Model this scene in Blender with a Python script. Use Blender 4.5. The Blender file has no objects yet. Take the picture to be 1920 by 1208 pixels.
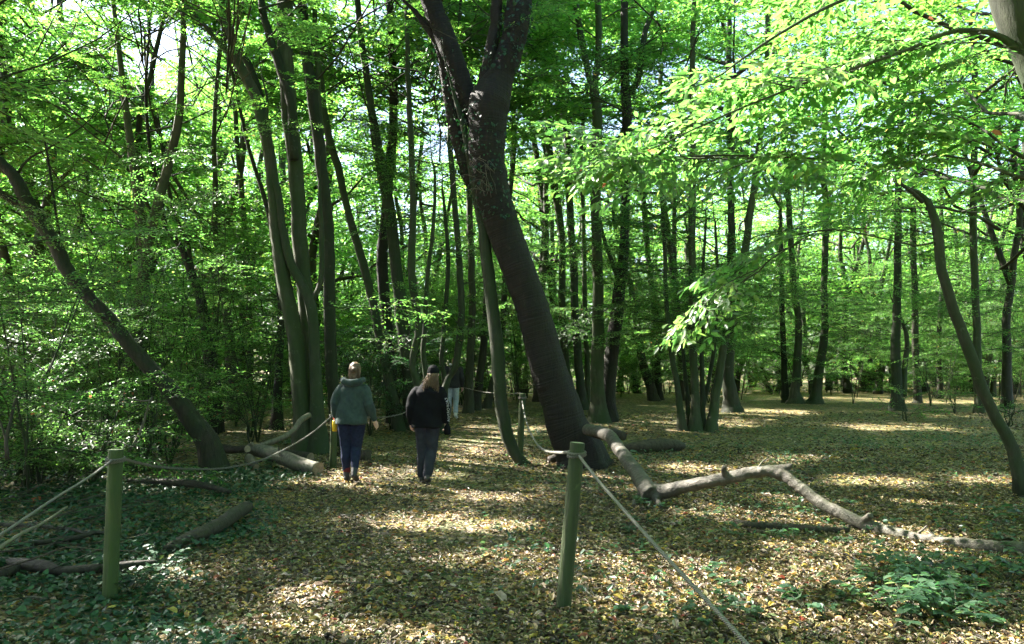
import bpy, math, random
import numpy as np
from mathutils import Vector, Matrix, noise as mnoise

R = math.radians
random.seed(7)
rng = np.random.default_rng(7)
sc = bpy.context.scene
col = sc.collection

# ------------------------------------------------------------------ camera, light, exposure
F = 1500.0; CAMH = 1.6; PITCH = math.atan2(91, F)
cam_d = bpy.data.cameras.new('camera'); cam = bpy.data.objects.new('camera', cam_d); col.objects.link(cam)
cam_d.sensor_width = 36; cam_d.lens = 36 * F / 1920; cam_d.clip_end = 600; cam_d.clip_start = 0.05
cam.location = (0, 0, CAMH); cam.rotation_euler = (R(90) + PITCH, 0, 0)
sc.camera = cam
SUN_EL = 44.0; SUN_AZ = -58.0            # degrees, azimuth from +Y towards +X
sdir = Vector((math.sin(R(SUN_AZ)) * math.cos(R(SUN_EL)), math.cos(R(SUN_AZ)) * math.cos(R(SUN_EL)), math.sin(R(SUN_EL))))
sun_d = bpy.data.lights.new('sun', 'SUN'); sun_d.energy = 5.0; sun_d.angle = R(0.55); sun_d.color = (1.0, 0.95, 0.86)
sun = bpy.data.objects.new('sun', sun_d); col.objects.link(sun)
sun.rotation_euler = (-sdir).to_track_quat('-Z', 'Y').to_euler(); sun.location = (-20, 15, 30)
w = bpy.data.worlds.new('World'); sc.world = w; w.use_nodes = True
nt = w.node_tree; nt.nodes.clear()
sky = nt.nodes.new('ShaderNodeTexSky'); sky.sky_type = 'NISHITA'; sky.sun_disc = False
sky.sun_elevation = R(SUN_EL); sky.sun_rotation = R(SUN_AZ); sky.air_density = 1.0; sky.dust_density = 1.6
bg = nt.nodes.new('ShaderNodeBackground'); bg.inputs[1].default_value = 0.052
wo = nt.nodes.new('ShaderNodeOutputWorld')
nt.links.new(sky.outputs[0], bg.inputs[0]); nt.links.new(bg.outputs[0], wo.inputs[0])
sc.view_settings.view_transform = 'Standard'; sc.view_settings.look = 'None'
sc.view_settings.exposure = 3.45; sc.view_settings.gamma = 1.0
sc.render.engine = 'CYCLES'
cy = sc.cycles
cy.max_bounces = 6; cy.diffuse_bounces = 4; cy.glossy_bounces = 2; cy.transmission_bounces = 4
cy.use_denoising = True; cy.denoiser = 'OPENIMAGEDENOISE'; cy.denoising_input_passes = 'RGB_ALBEDO_NORMAL'
cy.use_adaptive_sampling = True; cy.adaptive_threshold = 0.03
cy.sample_clamp_indirect = 6.0; cy.caustics_reflective = False; cy.caustics_refractive = False

# ------------------------------------------------------------------ helpers
def gz(x, y):
    t = np.clip((np.asarray(y, float) - 11.0) / 19.0, 0, 1)
    r = 0.45 * t * t * (3 - 2 * t)
    return r + 0.03 * np.sin(0.55 * np.asarray(x, float) + 1.0) * np.sin(0.43 * np.asarray(y, float)) + 0.012 * np.sin(2.1 * np.asarray(x, float)) * np.sin(1.7 * np.asarray(y, float) + .6)

cp, sp = math.cos(PITCH), math.sin(PITCH)
def ray(px, py):
    u = (px - 960) / F; v = -(py - 604) / F
    # camera forward (0,cp,sp), up (0,-sp,cp)
    return Vector((u, cp - v * sp, sp + v * cp))
def P(px, py, Y):
    d = ray(px, py); return Vector((0, 0, CAMH)) + d * (Y / d.y)
def G(px, py):
    d = ray(px, py); Y = 10.0
    for _ in range(40):
        x = d.x / d.y * Y
        dz = CAMH - float(gz(x, Y))
        Y = 0.5 * Y + 0.5 * dz / max(1e-4, -d.z / d.y)
        Y = min(Y, 90)
    x = d.x / d.y * Y
    return Vector((x, Y, float(gz(x, Y))))

def tag(o, label=None, cat=None, group=None, kind=None):
    if label: o['label'] = label
    if cat: o['category'] = cat
    if group: o['group'] = group
    if kind: o['kind'] = kind
    return o
def empty(name, loc, label, cat, group=None):
    o = bpy.data.objects.new(name, None); col.objects.link(o); o.location = loc; o.empty_display_size = 0.2
    return tag(o, label, cat, group)
def link(name, me, parent=None):
    o = bpy.data.objects.new(name, me); col.objects.link(o)
    if parent: o.parent = parent
    return o

MARKS = [(60, 'at the far left edge'), (180, 'left of the left leaning trunk'), (300, 'behind the middle of the left leaning trunk'), (430, 'just right of the left leaning trunk'), (540, 'just left of the Y forked hornbeam'), (650, 'behind the Y forked hornbeam'),
         (780, 'behind the two walkers'), (900, 'beyond the end of the path'), (1060, 'behind the big leaning trunk'), (1150, 'behind the double trunked hornbeam'), (1240, 'right of the double trunked hornbeam'), (1330, 'behind the thin stemmed coppice'), (1420, 'behind the stout forked trunk'), (1570, 'behind the curving pair of glade trunks'),
         (1660, 'left of the lone glade trunk'), (1740, 'right of the lone glade trunk'), (1840, 'behind the slender leaning tree'), (9999, 'near the right edge')]
def spot(x, y):
    px = 960 + F * x / max(y, .1); return next(t for m, t in MARKS if px < m)
def depth_word(y, a, b): return 'front row' if y < a else 'middle row' if y < b else 'farthest row'
def mesh_from(name, V, faces, mat=None, uv=None, attr=None, smooth=True, matidx=None):
    """faces: list of (M,k) int arrays"""
    V = np.asarray(V, np.float32)
    me = bpy.data.meshes.new(name)
    me.vertices.add(len(V)); me.vertices.foreach_set('co', V.ravel())
    faces = [np.asarray(f, np.int32) for f in faces if len(f)]
    loops = np.concatenate([f.ravel() for f in faces])
    tot = np.concatenate([np.full(len(f), f.shape[1], np.int32) for f in faces])
    start = np.concatenate([[0], np.cumsum(tot)[:-1]]).astype(np.int32)
    me.loops.add(len(loops)); me.loops.foreach_set('vertex_index', loops)
    me.polygons.add(len(tot)); me.polygons.foreach_set('loop_start', start); me.polygons.foreach_set('loop_total', tot)
    me.polygons.foreach_set('use_smooth', np.full(len(tot), smooth))
    if matidx is not None: me.polygons.foreach_set('material_index', np.asarray(matidx, np.int32))
    if uv is not None:
        l = me.uv_layers.new(name='UVMap'); l.data.foreach_set('uv', np.asarray(uv, np.float32)[loops].ravel())
    if attr is not None:
        a = me.attributes.new('tint', 'FLOAT', 'POINT'); a.data.foreach_set('value', np.asarray(attr, np.float32))
    if mat is not None:
        for m in (mat if isinstance(mat, (list, tuple)) else [mat]): me.materials.append(m)
    me.update(calc_edges=True); me.validate()
    return me

def catmull(pts, n):
    pts = [np.asarray(p, float) for p in pts]
    if len(pts) == 2: return np.array([pts[0] + (pts[1] - pts[0]) * t for t in np.linspace(0, 1, n)])
    ext = [2 * pts[0] - pts[1]] + pts + [2 * pts[-1] - pts[-2]]
    out = []; m = len(pts) - 1
    for s in np.linspace(0, m - 1e-9, n):
        i = int(s); t = s - i; a, b, c, d = ext[i:i + 4]
        out.append(0.5 * (2 * b + (c - a) * t + (2 * a - 5 * b + 4 * c - d) * t * t + (3 * b - a - 3 * c + d) * t ** 3))
    return np.array(out)

def tube(pts, rad, sides=10, lobes=0, lobe_amp=0.0, flare=0.0, seed=0, cap=True, rough=0.0, flare_len=0.5):
    """returns V,[quads,tris],uv"""
    pts = np.asarray(pts, float); n = len(pts); rad = np.asarray(rad, float)
    T = np.gradient(pts, axis=0); T /= np.linalg.norm(T, axis=1)[:, None] + 1e-9
    ref = np.array([1.0, 0, 0]) if abs(T[0][0]) < 0.8 else np.array([0, 1.0, 0])
    N = ref - T[0] * ref.dot(T[0]); N /= np.linalg.norm(N)
    ang = np.linspace(0, 2 * np.pi, sides, endpoint=False)
    rs = np.random.default_rng(seed); ph = rs.uniform(0, 6.28, 6)
    V = np.zeros((n, sides, 3)); UV = np.zeros((n, sides, 2)); L = 0.0
    for i in range(n):
        if i: L += np.linalg.norm(pts[i] - pts[i - 1])
        N = N - T[i] * N.dot(T[i]); N /= np.linalg.norm(N) + 1e-9
        B = np.cross(T[i], N)
        r = np.full(sides, rad[i])
        if lobe_amp: r = r * (1 + lobe_amp * (0.6 * np.sin(lobes * ang + ph[0] + 0.25 * L) + 0.4 * np.sin((lobes + 2) * ang + ph[1] - 0.3 * L)))
        if rough: r = r * (1 + rough * (np.sin(3 * ang + ph[2] + 7 * L) * np.sin(11 * L + ph[3]) + 0.6 * np.sin(5 * ang + ph[4] - 13 * L)))
        if flare:
            f = math.exp(-L / flare_len) * flare
            r = r * (1 + f * (1 + 0.55 * np.sin(5 * ang + ph[5]) + 0.3 * np.sin(3 * ang + ph[4])))
        V[i] = pts[i] + (np.cos(ang) * r)[:, None] * N + (np.sin(ang) * r)[:, None] * B
        UV[i, :, 0] = ang / 6.2832; UV[i, :, 1] = L
    idx = np.arange(n * sides).reshape(n, sides)
    a = idx[:-1]; b = np.roll(a, -1, 1); c = np.roll(idx[1:], -1, 1); d = idx[1:]
    Q = np.stack([a, b, c, d], -1).reshape(-1, 4)
    V = V.reshape(-1, 3); UV = UV.reshape(-1, 2); tris = np.zeros((0, 3), int)
    if cap:
        V = np.vstack([V, pts[0], pts[-1]]); UV = np.vstack([UV, [.5, 0], [.5, L]])
        k = n * sides; r0 = idx[0]; r1 = idx[-1]
        tris = np.vstack([np.stack([np.roll(r0, -1), r0, np.full(sides, k)], -1), np.stack([r1, np.roll(r1, -1), np.full(sides, k + 1)], -1)])
    return V, [Q, tris], UV

class MB:
    def __init__(s): s.V = []; s.Q = []; s.T = []; s.U = []; s.A = []; s.n = 0; s.qm = []; s.tm = []
    def add(s, V, faces, uv=None, attr=0.5, m=0):
        V = np.asarray(V, float); s.V.append(V)
        s.U.append(uv if uv is not None else np.zeros((len(V), 2)))
        s.A.append(np.full(len(V), attr) if np.isscalar(attr) else attr)
        for f in faces:
            f = np.asarray(f, int)
            if len(f) == 0: continue
            if f.shape[1] == 4: s.Q.append(f + s.n); s.qm.append(np.full(len(f), m))
            else: s.T.append(f + s.n); s.tm.append(np.full(len(f), m))
        s.n += len(V); return s
    def tube(s, pts, rad, m=0, attr=0.5, **k): V, f, u = tube(pts, rad, **k); return s.add(V, f, u, attr, m)
    def mesh(s, name, mat, smooth=True, off=None):
        V = np.vstack(s.V)
        if off is not None: V = V - np.asarray(off, float)
        fs = ([np.vstack(s.Q)] if s.Q else []) + ([np.vstack(s.T)] if s.T else [])
        mi = np.concatenate(s.qm + s.tm)
        return mesh_from(name, V, fs, mat, np.vstack(s.U), np.concatenate(s.A), smooth, mi)

# ------------------------------------------------------------------ materials
def mat(name):
    m = bpy.data.materials.new(name); m.use_nodes = True; n = m.node_tree; n.nodes.clear()
    out = n.nodes.new('ShaderNodeOutputMaterial'); return m, n, out
def nd(n, t, **k):
    x = n.nodes.new(t)
    for a, b in k.items(): setattr(x, a, b)
    return x
def ramp(n, stops, interp='LINEAR'):
    r = n.nodes.new('ShaderNodeValToRGB'); r.color_ramp.interpolation = interp
    e = r.color_ramp.elements
    while len(e) > 1: e.remove(e[-1])
    e[0].position = stops[0][0]; e[0].color = (*stops[0][1], 1)
    for p, c in stops[1:]:
        x = e.new(p); x.color = (*c, 1)
    return r

def leaf_mat(name, stops, tstops, trans=0.5, rough=0.42, spec=0.5):
    m, n, out = mat(name); L = n.links.new
    at = nd(n, 'ShaderNodeAttribute', attribute_name='tint')
    oi = nd(n, 'ShaderNodeObjectInfo')
    a1 = nd(n, 'ShaderNodeMath', operation='MULTIPLY_ADD'); L(oi.outputs['Random'], a1.inputs[0]); a1.inputs[1].default_value = 0.16; a1.inputs[2].default_value = -0.08
    a2 = nd(n, 'ShaderNodeMath', operation='ADD'); L(at.outputs['Fac'], a2.inputs[0]); L(a1.outputs[0], a2.inputs[1])
    r1 = ramp(n, stops); r2 = ramp(n, tstops); L(a2.outputs[0], r1.inputs[0]); L(a2.outputs[0], r2.inputs[0])
    pb = nd(n, 'ShaderNodeBsdfPrincipled'); L(r1.outputs[0], pb.inputs['Base Color']); pb.inputs['Roughness'].default_value = rough
    pb.inputs['Specular IOR Level'].default_value = spec
    tb = nd(n, 'ShaderNodeBsdfTranslucent'); L(r2.outputs[0], tb.inputs[0])
    mx = nd(n, 'ShaderNodeMixShader'); mx.inputs[0].default_value = trans
    L(pb.outputs[0], mx.inputs[1]); L(tb.outputs[0], mx.inputs[2]); L(mx.outputs[0], out.inputs[0])
    return m
M = {}
M['leaf'] = leaf_mat('leaf_green', [(0, (0.027, 0.057, 0.022)), (.45, (0.053, 0.109, 0.030)), (.85, (0.099, 0.156, 0.030)), (.955, (0.151, 0.187, 0.035)), (.97, (0.363, 0.177, 0.041)), (1, (0.302, 0.104, 0.061))],
                     [(0, (0.076, 0.250, 0.048)), (.45, (0.167, 0.416, 0.075)), (.85, (0.333, 0.541, 0.096)), (.955, (0.454, 0.562, 0.109)), (.97, (0.756, 0.374, 0.109)), (1, (0.514, 0.166, 0.082))], .52, .40)
M['leaf_far'] = leaf_mat('leaf_canopy', [(0, (0.031, 0.068, 0.024)), (.5, (0.062, 0.120, 0.035)), (.95, (0.109, 0.156, 0.041)), (1, (0.217, 0.135, 0.041))],
                     [(0, (0.093, 0.291, 0.055)), (.5, (0.202, 0.499, 0.068)), (.95, (0.435, 0.645, 0.082)), (1, (0.621, 0.374, 0.082))], .55, .45)
M['ivy'] = leaf_mat('ivy_leaf', [(0, (.008, .028, .014)), (.5, (.014, .05, .022)), (.9, (.03, .085, .03)), (1, (.10, .07, .03))],
                    [(0, (.01, .05, .01)), (.5, (.02, .12, .02)), (1, (.1, .1, .03))], .15, .5, .3)
M['holly'] = leaf_mat('glossy_leaf', [(0, (.012, .045, .018)), (.5, (.02, .075, .03)), (1, (.04, .11, .04))],
                    [(0, (.03, .16, .03)), (.5, (.06, .25, .04)), (1, (.12, .34, .05))], .3, .32, .6)
M['herb'] = leaf_mat('herb_leaf', [(0, (0.018, 0.047, 0.028)), (.5, (0.032, 0.072, 0.039)), (.9, (0.072, 0.115, 0.066)), (1, (0.144, 0.144, 0.077))],
                    [(0, (0.054, 0.187, 0.066)), (.5, (0.108, 0.288, 0.088)), (1, (0.270, 0.360, 0.110))], .35, .35, .6)

LIT = [(0, (0.036, 0.025, 0.015)), (.15, (0.080, 0.056, 0.029)), (.29, (0.145, 0.104, 0.046)), (.41, (0.130, 0.121, 0.041)), (.52, (0.220, 0.167, 0.073)), (.64, (0.290, 0.209, 0.110)), (.74, (0.400, 0.298, 0.232)), (.82, (0.080, 0.112, 0.039)), (.875, (0.380, 0.214, 0.055)), (.91, (0.150, 0.195, 0.079)), (.935, (0.420, 0.316, 0.061)), (.988, (0.300, 0.074, 0.043))]
def litter_mat():
    m, n, out = mat('fallen_leaf'); L = n.links.new
    at = nd(n, 'ShaderNodeAttribute', attribute_name='tint'); r = ramp(n, LIT, 'CONSTANT'); L(at.outputs['Fac'], r.inputs[0])
    tc = nd(n, 'ShaderNodeTexCoord'); nz = nd(n, 'ShaderNodeTexNoise'); nz.inputs['Scale'].default_value = 60; L(tc.outputs['Object'], nz.inputs[0])
    rr = ramp(n, [(.3, (.62, .62, .62)), (.7, (1.18, 1.18, 1.18))]); L(nz.outputs[0], rr.inputs[0])
    mu = nd(n, 'ShaderNodeMix', data_type='RGBA', blend_type='MULTIPLY'); mu.inputs[0].default_value = 1
    L(r.outputs[0], mu.inputs[6]); L(rr.outputs[0], mu.inputs[7])
    pb = nd(n, 'ShaderNodeBsdfPrincipled'); L(mu.outputs[2], pb.inputs['Base Color']); pb.inputs['Roughness'].default_value = .55; pb.inputs['Specular IOR Level'].default_value = .45
    tb = nd(n, 'ShaderNodeBsdfTranslucent'); L(mu.outputs[2], tb.inputs[0])
    mx = nd(n, 'ShaderNodeMixShader'); mx.inputs[0].default_value = .15; L(pb.outputs[0], mx.inputs[1]); L(tb.outputs[0], mx.inputs[2]); L(mx.outputs[0], out.inputs[0])
    return m
M['litter'] = litter_mat()

def ground_mat():
    m, n, out = mat('leafy_floor'); L = n.links.new
    tc = nd(n, 'ShaderNodeTexCoord')
    nzw = nd(n, 'ShaderNodeTexNoise'); nzw.inputs['Scale'].default_value = 9; L(tc.outputs['Object'], nzw.inputs[0])
    ad = nd(n, 'ShaderNodeVectorMath', operation='MULTIPLY_ADD'); L(nzw.outputs['Color'], ad.inputs[0]); ad.inputs[1].default_value = (.12, .12, .12); L(tc.outputs['Object'], ad.inputs[2])
    vo = nd(n, 'ShaderNodeTexVoronoi'); vo.inputs['Scale'].default_value = 17; L(ad.outputs[0], vo.inputs['Vector'])
    sx = nd(n, 'ShaderNodeSeparateColor'); L(vo.outputs['Color'], sx.inputs[0])
    r = ramp(n, LIT, 'CONSTANT'); L(sx.outputs[0], r.inputs[0])
    nz = nd(n, 'ShaderNodeTexNoise'); nz.inputs['Scale'].default_value = .55; nz.inputs['Detail'].default_value = 6; L(tc.outputs['Object'], nz.inputs[0])
    rp = ramp(n, [(.42, (0, 0, 0)), (.66, (1, 1, 1))]); L(nz.outputs[0], rp.inputs[0])
    mx = nd(n, 'ShaderNodeMix', data_type='RGBA'); L(rp.outputs[0], mx.inputs[0]); L(r.outputs[0], mx.inputs[6]); mx.inputs[7].default_value = (.085, .10, .03, 1)
    mxs = nd(n, 'ShaderNodeMath', operation='MULTIPLY'); L(rp.outputs[0], mxs.inputs[0]); mxs.inputs[1].default_value = .6; L(mxs.outputs[0], mx.inputs[0])
    nz2 = nd(n, 'ShaderNodeTexNoise'); nz2.inputs['Scale'].default_value = 35; nz2.inputs['Detail'].default_value = 4; L(tc.outputs['Object'], nz2.inputs[0])
    r2 = ramp(n, [(.35, (.5, .5, .5)), (.65, (1.1, 1.1, 1.1))]); L(nz2.outputs[0], r2.inputs[0])
    mu = nd(n, 'ShaderNodeMix', data_type='RGBA', blend_type='MULTIPLY'); mu.inputs[0].default_value = 1; L(mx.outputs[2], mu.inputs[6]); L(r2.outputs[0], mu.inputs[7])
    bp = nd(n, 'ShaderNodeBump'); bp.inputs['Strength'].default_value = .9; bp.inputs['Distance'].default_value = .03; L(vo.outputs['Distance'], bp.inputs['Height'])
    pb = nd(n, 'ShaderNodeBsdfPrincipled'); pb.inputs['Roughness'].default_value = .8; pb.inputs['Specular IOR Level'].default_value = .25
    L(mu.outputs[2], pb.inputs['Base Color']); L(bp.outputs[0], pb.inputs['Normal']); L(pb.outputs[0], out.inputs[0])
    return m
M['ground'] = ground_mat()

def bark_mat(name, c1, c2, moss, moss_amt=.5, band=0.0, scale=(14, 14, 2.2), bump=.5, rough=.8):
    m, n, out = mat(name); L = n.links.new
    tc = nd(n, 'ShaderNodeTexCoord'); mp = nd(n, 'ShaderNodeMapping'); L(tc.outputs['UV'], mp.inputs[0]); mp.inputs['Scale'].default_value = (scale[0], scale[2], 1)
    mo = nd(n, 'ShaderNodeMapping'); L(tc.outputs['Object'], mo.inputs[0]); mo.inputs['Scale'].default_value = scale
    n1 = nd(n, 'ShaderNodeTexNoise'); n1.inputs['Scale'].default_value = 1; n1.inputs['Detail'].default_value = 8; n1.inputs['Roughness'].default_value = .65; L(mo.outputs[0], n1.inputs[0])
    n2 = nd(n, 'ShaderNodeTexNoise'); n2.inputs['Scale'].default_value = 2.3; n2.inputs['Detail'].default_value = 5; L(tc.outputs['Object'], n2.inputs[0])
    r1 = ramp(n, [(.32, c1), (.68, c2)]); L(n1.outputs[0], r1.inputs[0])
    ge = nd(n, 'ShaderNodeNewGeometry'); sp_ = nd(n, 'ShaderNodeSeparateXYZ'); L(ge.outputs['Normal'], sp_.inputs[0])
    # moss favours the shaded damp side, broken up by noise
    a = nd(n, 'ShaderNodeMath', operation='MULTIPLY_ADD'); L(sp_.outputs['X'], a.inputs[0]); a.inputs[1].default_value = .12; L(n2.outputs[0], a.inputs[2])
    r2 = ramp(n, [(.5 - .22 * moss_amt, (0, 0, 0)), (.66 - .1 * moss_amt, (1, 1, 1))]); L(a.outputs[0], r2.inputs[0])
    ms = nd(n, 'ShaderNodeMath', operation='MULTIPLY'); L(r2.outputs[0], ms.inputs[0]); ms.inputs[1].default_value = min(1, moss_amt + .15)
    mx = nd(n, 'ShaderNodeMix', data_type='RGBA'); L(ms.outputs[0], mx.inputs[0]); L(r1.outputs[0], mx.inputs[6]); mx.inputs[7].default_value = (*moss, 1)
    h = n1.outputs[0]; colout = mx.outputs[2]
    if band:
        mb = nd(n, 'ShaderNodeMapping'); L(tc.outputs['UV'], mb.inputs[0]); mb.inputs['Scale'].default_value = (1.3, 24, 1)
        nb = nd(n, 'ShaderNodeTexNoise'); nb.inputs['Scale'].default_value = 1; nb.inputs['Detail'].default_value = 4; nb.inputs['Distortion'].default_value = .6; L(mb.outputs[0], nb.inputs[0])
        rb = ramp(n, [(.42, (1 - band, 1 - band, 1 - band)), (.62, (1 + band, 1 + band * .95, 1 + band * .9))]); L(nb.outputs[0], rb.inputs[0])
        mm = nd(n, 'ShaderNodeMix', data_type='RGBA', blend_type='MULTIPLY'); mm.inputs[0].default_value = 1; L(mx.outputs[2], mm.inputs[6]); L(rb.outputs[0], mm.inputs[7]); colout = mm.outputs[2]
        hm = nd(n, 'ShaderNodeMath', operation='ADD'); L(n1.outputs[0], hm.inputs[0]); L(nb.outputs[0], hm.inputs[1]); h = hm.outputs[0]
    bp = nd(n, 'ShaderNodeBump'); bp.inputs['Strength'].default_value = bump; bp.inputs['Distance'].default_value = .03; L(h, bp.inputs['Height'])
    oi = nd(n, 'ShaderNodeObjectInfo'); rv = ramp(n, [(0, (.62, .60, .56)), (.5, (1, 1, 1)), (1, (1.45, 1.4, 1.25))]); L(oi.outputs['Random'], rv.inputs[0])
    vm = nd(n, 'ShaderNodeMix', data_type='RGBA', blend_type='MULTIPLY'); vm.inputs[0].default_value = 1; L(colout, vm.inputs[6]); L(rv.outputs[0], vm.inputs[7]); colout = vm.outputs[2]
    nl = nd(n, 'ShaderNodeTexNoise'); nl.inputs['Scale'].default_value = 7; nl.inputs['Detail'].default_value = 6; nl.inputs['Roughness'].default_value = .7; L(tc.outputs['Object'], nl.inputs[0])
    rl = ramp(n, [(.60, (0, 0, 0)), (.70, (.55, .55, .55))]); L(nl.outputs[0], rl.inputs[0])
    lm = nd(n, 'ShaderNodeMix', data_type='RGBA'); L(rl.outputs[0], lm.inputs[0]); L(colout, lm.inputs[6]); lm.inputs[7].default_value = tuple(min(1, c * 1.5 + .008) for c in c2) + (1,); colout = lm.outputs[2]
    pb = nd(n, 'ShaderNodeBsdfPrincipled'); pb.inputs['Roughness'].default_value = rough; pb.inputs['Specular IOR Level'].default_value = .35
    L(colout, pb.inputs['Base Color']); L(bp.outputs[0], pb.inputs['Normal']); L(pb.outputs[0], out.inputs[0])
    return m
M['bark'] = bark_mat('hornbeam_bark', (.017, .020, .010), (.052, .056, .033), (.020, .036, .010), .75)
M['bark_dark'] = bark_mat('cherry_bark', (.006, .004, .003), (.018, .012, .008), (.009, .010, .005), .3, band=.12, bump=.8)
M['bark_rough'] = bark_mat('mossy_dark_bark', (.009, .007, .005), (.030, .025, .017), (.013, .021, .006), .6, bump=1.0, scale=(22, 22, 5))
M['bark_far'] = bark_mat('woodland_bark', (.018, .018, .010), (.055, .054, .033), (.026, .036, .013), .4, bump=.3)
M['log'] = bark_mat('fallen_trunk_bark', (.035, .029, .021), (.12, .105, .082), (.05, .06, .03), .35, bump=.8, scale=(14, 14, 14), rough=.65)
M['log_dark'] = bark_mat('rotting_bark', (.018, .013, .010), (.06, .046, .034), (.014, .018, .008), .4, bump=1.0, scale=(16, 16, 9))
M['stick'] = bark_mat('dead_wood', (.06, .052, .038), (.17, .15, .12), (.07, .08, .04), .3, bump=.4, scale=(30, 30, 10))
M['post'] = bark_mat('green_weathered_post', (.022, .030, .010), (.058, .078, .024), (.022, .042, .011), .7, bump=.9, scale=(26, 26, 2.2), rough=.7)

def plain(name, c, rough=.7, var=.25, scale=30, bump=0, metal=0, sheen=0, bscale=None):
    m, n, out = mat(name); L = n.links.new
    tc = nd(n, 'ShaderNodeTexCoord'); nz = nd(n, 'ShaderNodeTexNoise'); nz.inputs['Scale'].default_value = scale; nz.inputs['Detail'].default_value = 5; L(tc.outputs['Object'], nz.inputs[0])
    lo = tuple(x * (1 - var) for x in c); hi = tuple(min(1, x * (1 + var)) for x in c)
    r = ramp(n, [(.3, lo), (.7, hi)]); L(nz.outputs[0], r.inputs[0])
    pb = nd(n, 'ShaderNodeBsdfPrincipled'); pb.inputs['Roughness'].default_value = rough; pb.inputs['Sheen Weight'].default_value = sheen; pb.inputs['Specular IOR Level'].default_value = .15 if rough > .7 else .5
    L(r.outputs[0], pb.inputs['Base Color'])
    if bump:
        nb = nd(n, 'ShaderNodeTexNoise'); nb.inputs['Scale'].default_value = bscale or scale; nb.inputs['Detail'].default_value = 3; L(tc.outputs['Object'], nb.inputs[0])
        bp = nd(n, 'ShaderNodeBump'); bp.inputs['Strength'].default_value = bump; bp.inputs['Distance'].default_value = .02; L(nb.outputs[0], bp.inputs['Height']); L(bp.outputs[0], pb.inputs['Normal'])
    L(pb.outputs[0], out.inputs[0]); return m
def rope_mat():
    m, n, out = mat('rope_fibre'); L = n.links.new
    tc = nd(n, 'ShaderNodeTexCoord'); mp = nd(n, 'ShaderNodeMapping'); L(tc.outputs['UV'], mp.inputs[0]); mp.inputs['Scale'].default_value = (2, 28, 1); mp.inputs['Rotation'].default_value = (0, 0, 0)
    wv = nd(n, 'ShaderNodeTexWave'); wv.wave_type = 'BANDS'; wv.bands_direction = 'DIAGONAL'; wv.inputs['Scale'].default_value = 1.4; L(mp.outputs[0], wv.inputs[0])
    r = ramp(n, [(.1, (.06, .055, .045)), (.7, (.20, .185, .155))]); L(wv.outputs['Fac'], r.inputs[0])
    bp = nd(n, 'ShaderNodeBump'); bp.inputs['Strength'].default_value = .8; bp.inputs['Distance'].default_value = .006; L(wv.outputs['Fac'], bp.inputs['Height'])
    pb = nd(n, 'ShaderNodeBsdfPrincipled'); pb.inputs['Roughness'].default_value = .8; L(r.outputs[0], pb.inputs['Base Color']); L(bp.outputs[0], pb.inputs['Normal']); L(pb.outputs[0], out.inputs[0])
    return m
M['rope'] = rope_mat()
M['cut'] = plain('sawn_wood', (.20, .15, .095), .7, .3, 25)
M['skin'] = plain('skin', (.50, .29, .22), .5, .08)
M['hoodie'] = plain('grey_green_fleece', (.032, .048, .045), .9, .18, 18, .6, sheen=.1, bscale=9)
M['jeans'] = plain('navy_denim', (.014, .018, .042), .75, .25, 25, .5, bscale=12)
M['black'] = plain('black_fleece', (.0045, .0045, .006), .9, .2, 20, .4, bscale=9)
M['greytrouser'] = plain('slate_grey_cloth', (.026, .027, .036), .8, .2, 20, .5, bscale=10)
M['palejeans'] = plain('pale_grey_denim', (.34, .38, .44), .8, .15, 20, .4, bscale=10)
M['darktop'] = plain('charcoal_cloth', (.035, .035, .037), .9, .15)
M['boot'] = plain('dark_boot_leather', (.02, .016, .016), .6, .3)
M['redsock'] = plain('red_sock', (.12, .02, .02), .8, .2)
M['whiteshoe'] = plain('white_trainer', (.6, .6, .6), .6, .1)
M['blond'] = plain('blond_hair', (.085, .05, .025), .5, .35, 40)
M['brownhair'] = plain('ginger_brown_hair', (.12, .065, .03), .5, .35, 40)
M['yellow'] = plain('yellow_plastic', (.75, .45, .02), .35, .05)
M['redcap'] = plain('red_plastic', (.45, .03, .02), .4, .05)
M['white'] = plain('white_print', (.38, .38, .38), .6, .05)
M['orange'] = plain('orange_fungus', (.75, .12, .035), .5, .2, 50)

# ------------------------------------------------------------------ forest floor
gx = np.concatenate([np.linspace(-140, -14, 22), np.linspace(-13.6, 13.6, 150), np.linspace(14, 140, 22)])
gy = np.concatenate([np.linspace(-30, 1.5, 12), np.linspace(1.7, 26, 170), np.linspace(27, 180, 40)])
XX, YY = np.meshgrid(gx, gy); ZZ = gz(XX, YY) 
ZZ = ZZ + 0.006 * np.sin(9 * XX + 3 * np.sin(5 * YY)) * np.sin(8 * YY)
idx = np.arange(XX.size).reshape(XX.shape)
q = np.stack([idx[:-1, :-1], idx[:-1, 1:], idx[1:, 1:], idx[1:, :-1]], -1).reshape(-1, 4)
fl = link('forest_floor', mesh_from('forest_floor', np.stack([XX, YY, ZZ], -1).reshape(-1, 3), [q], M['ground']))
tag(fl, 'brown leaf strewn woodland floor under the trees', kind='structure')

# ------------------------------------------------------------------ leaf clouds
LEAF_HI = np.array([(0, 0, 0), (.28, .21, .04), (.66, .19, .05), (1, 0, -.06), (.66, -.19, .05), (.28, -.21, .04)])
LEAF_HI_F = [np.array([(0, 1, 2, 3), (0, 3, 4, 5)])]
LEAF_LO = np.array([(0, 0, 0), (.42, .28, .06), (1, 0, -.05), (.42, -.28, .06)])
LEAF_LO_F = [np.array([(0, 1, 2), (0, 2, 3)])]
IVY = np.array([(0, 0, 0), (.05, .42, .02), (.5, .30, .03), (1, 0, -.05), (.5, -.30, .03), (.05, -.42, .02)])

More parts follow.
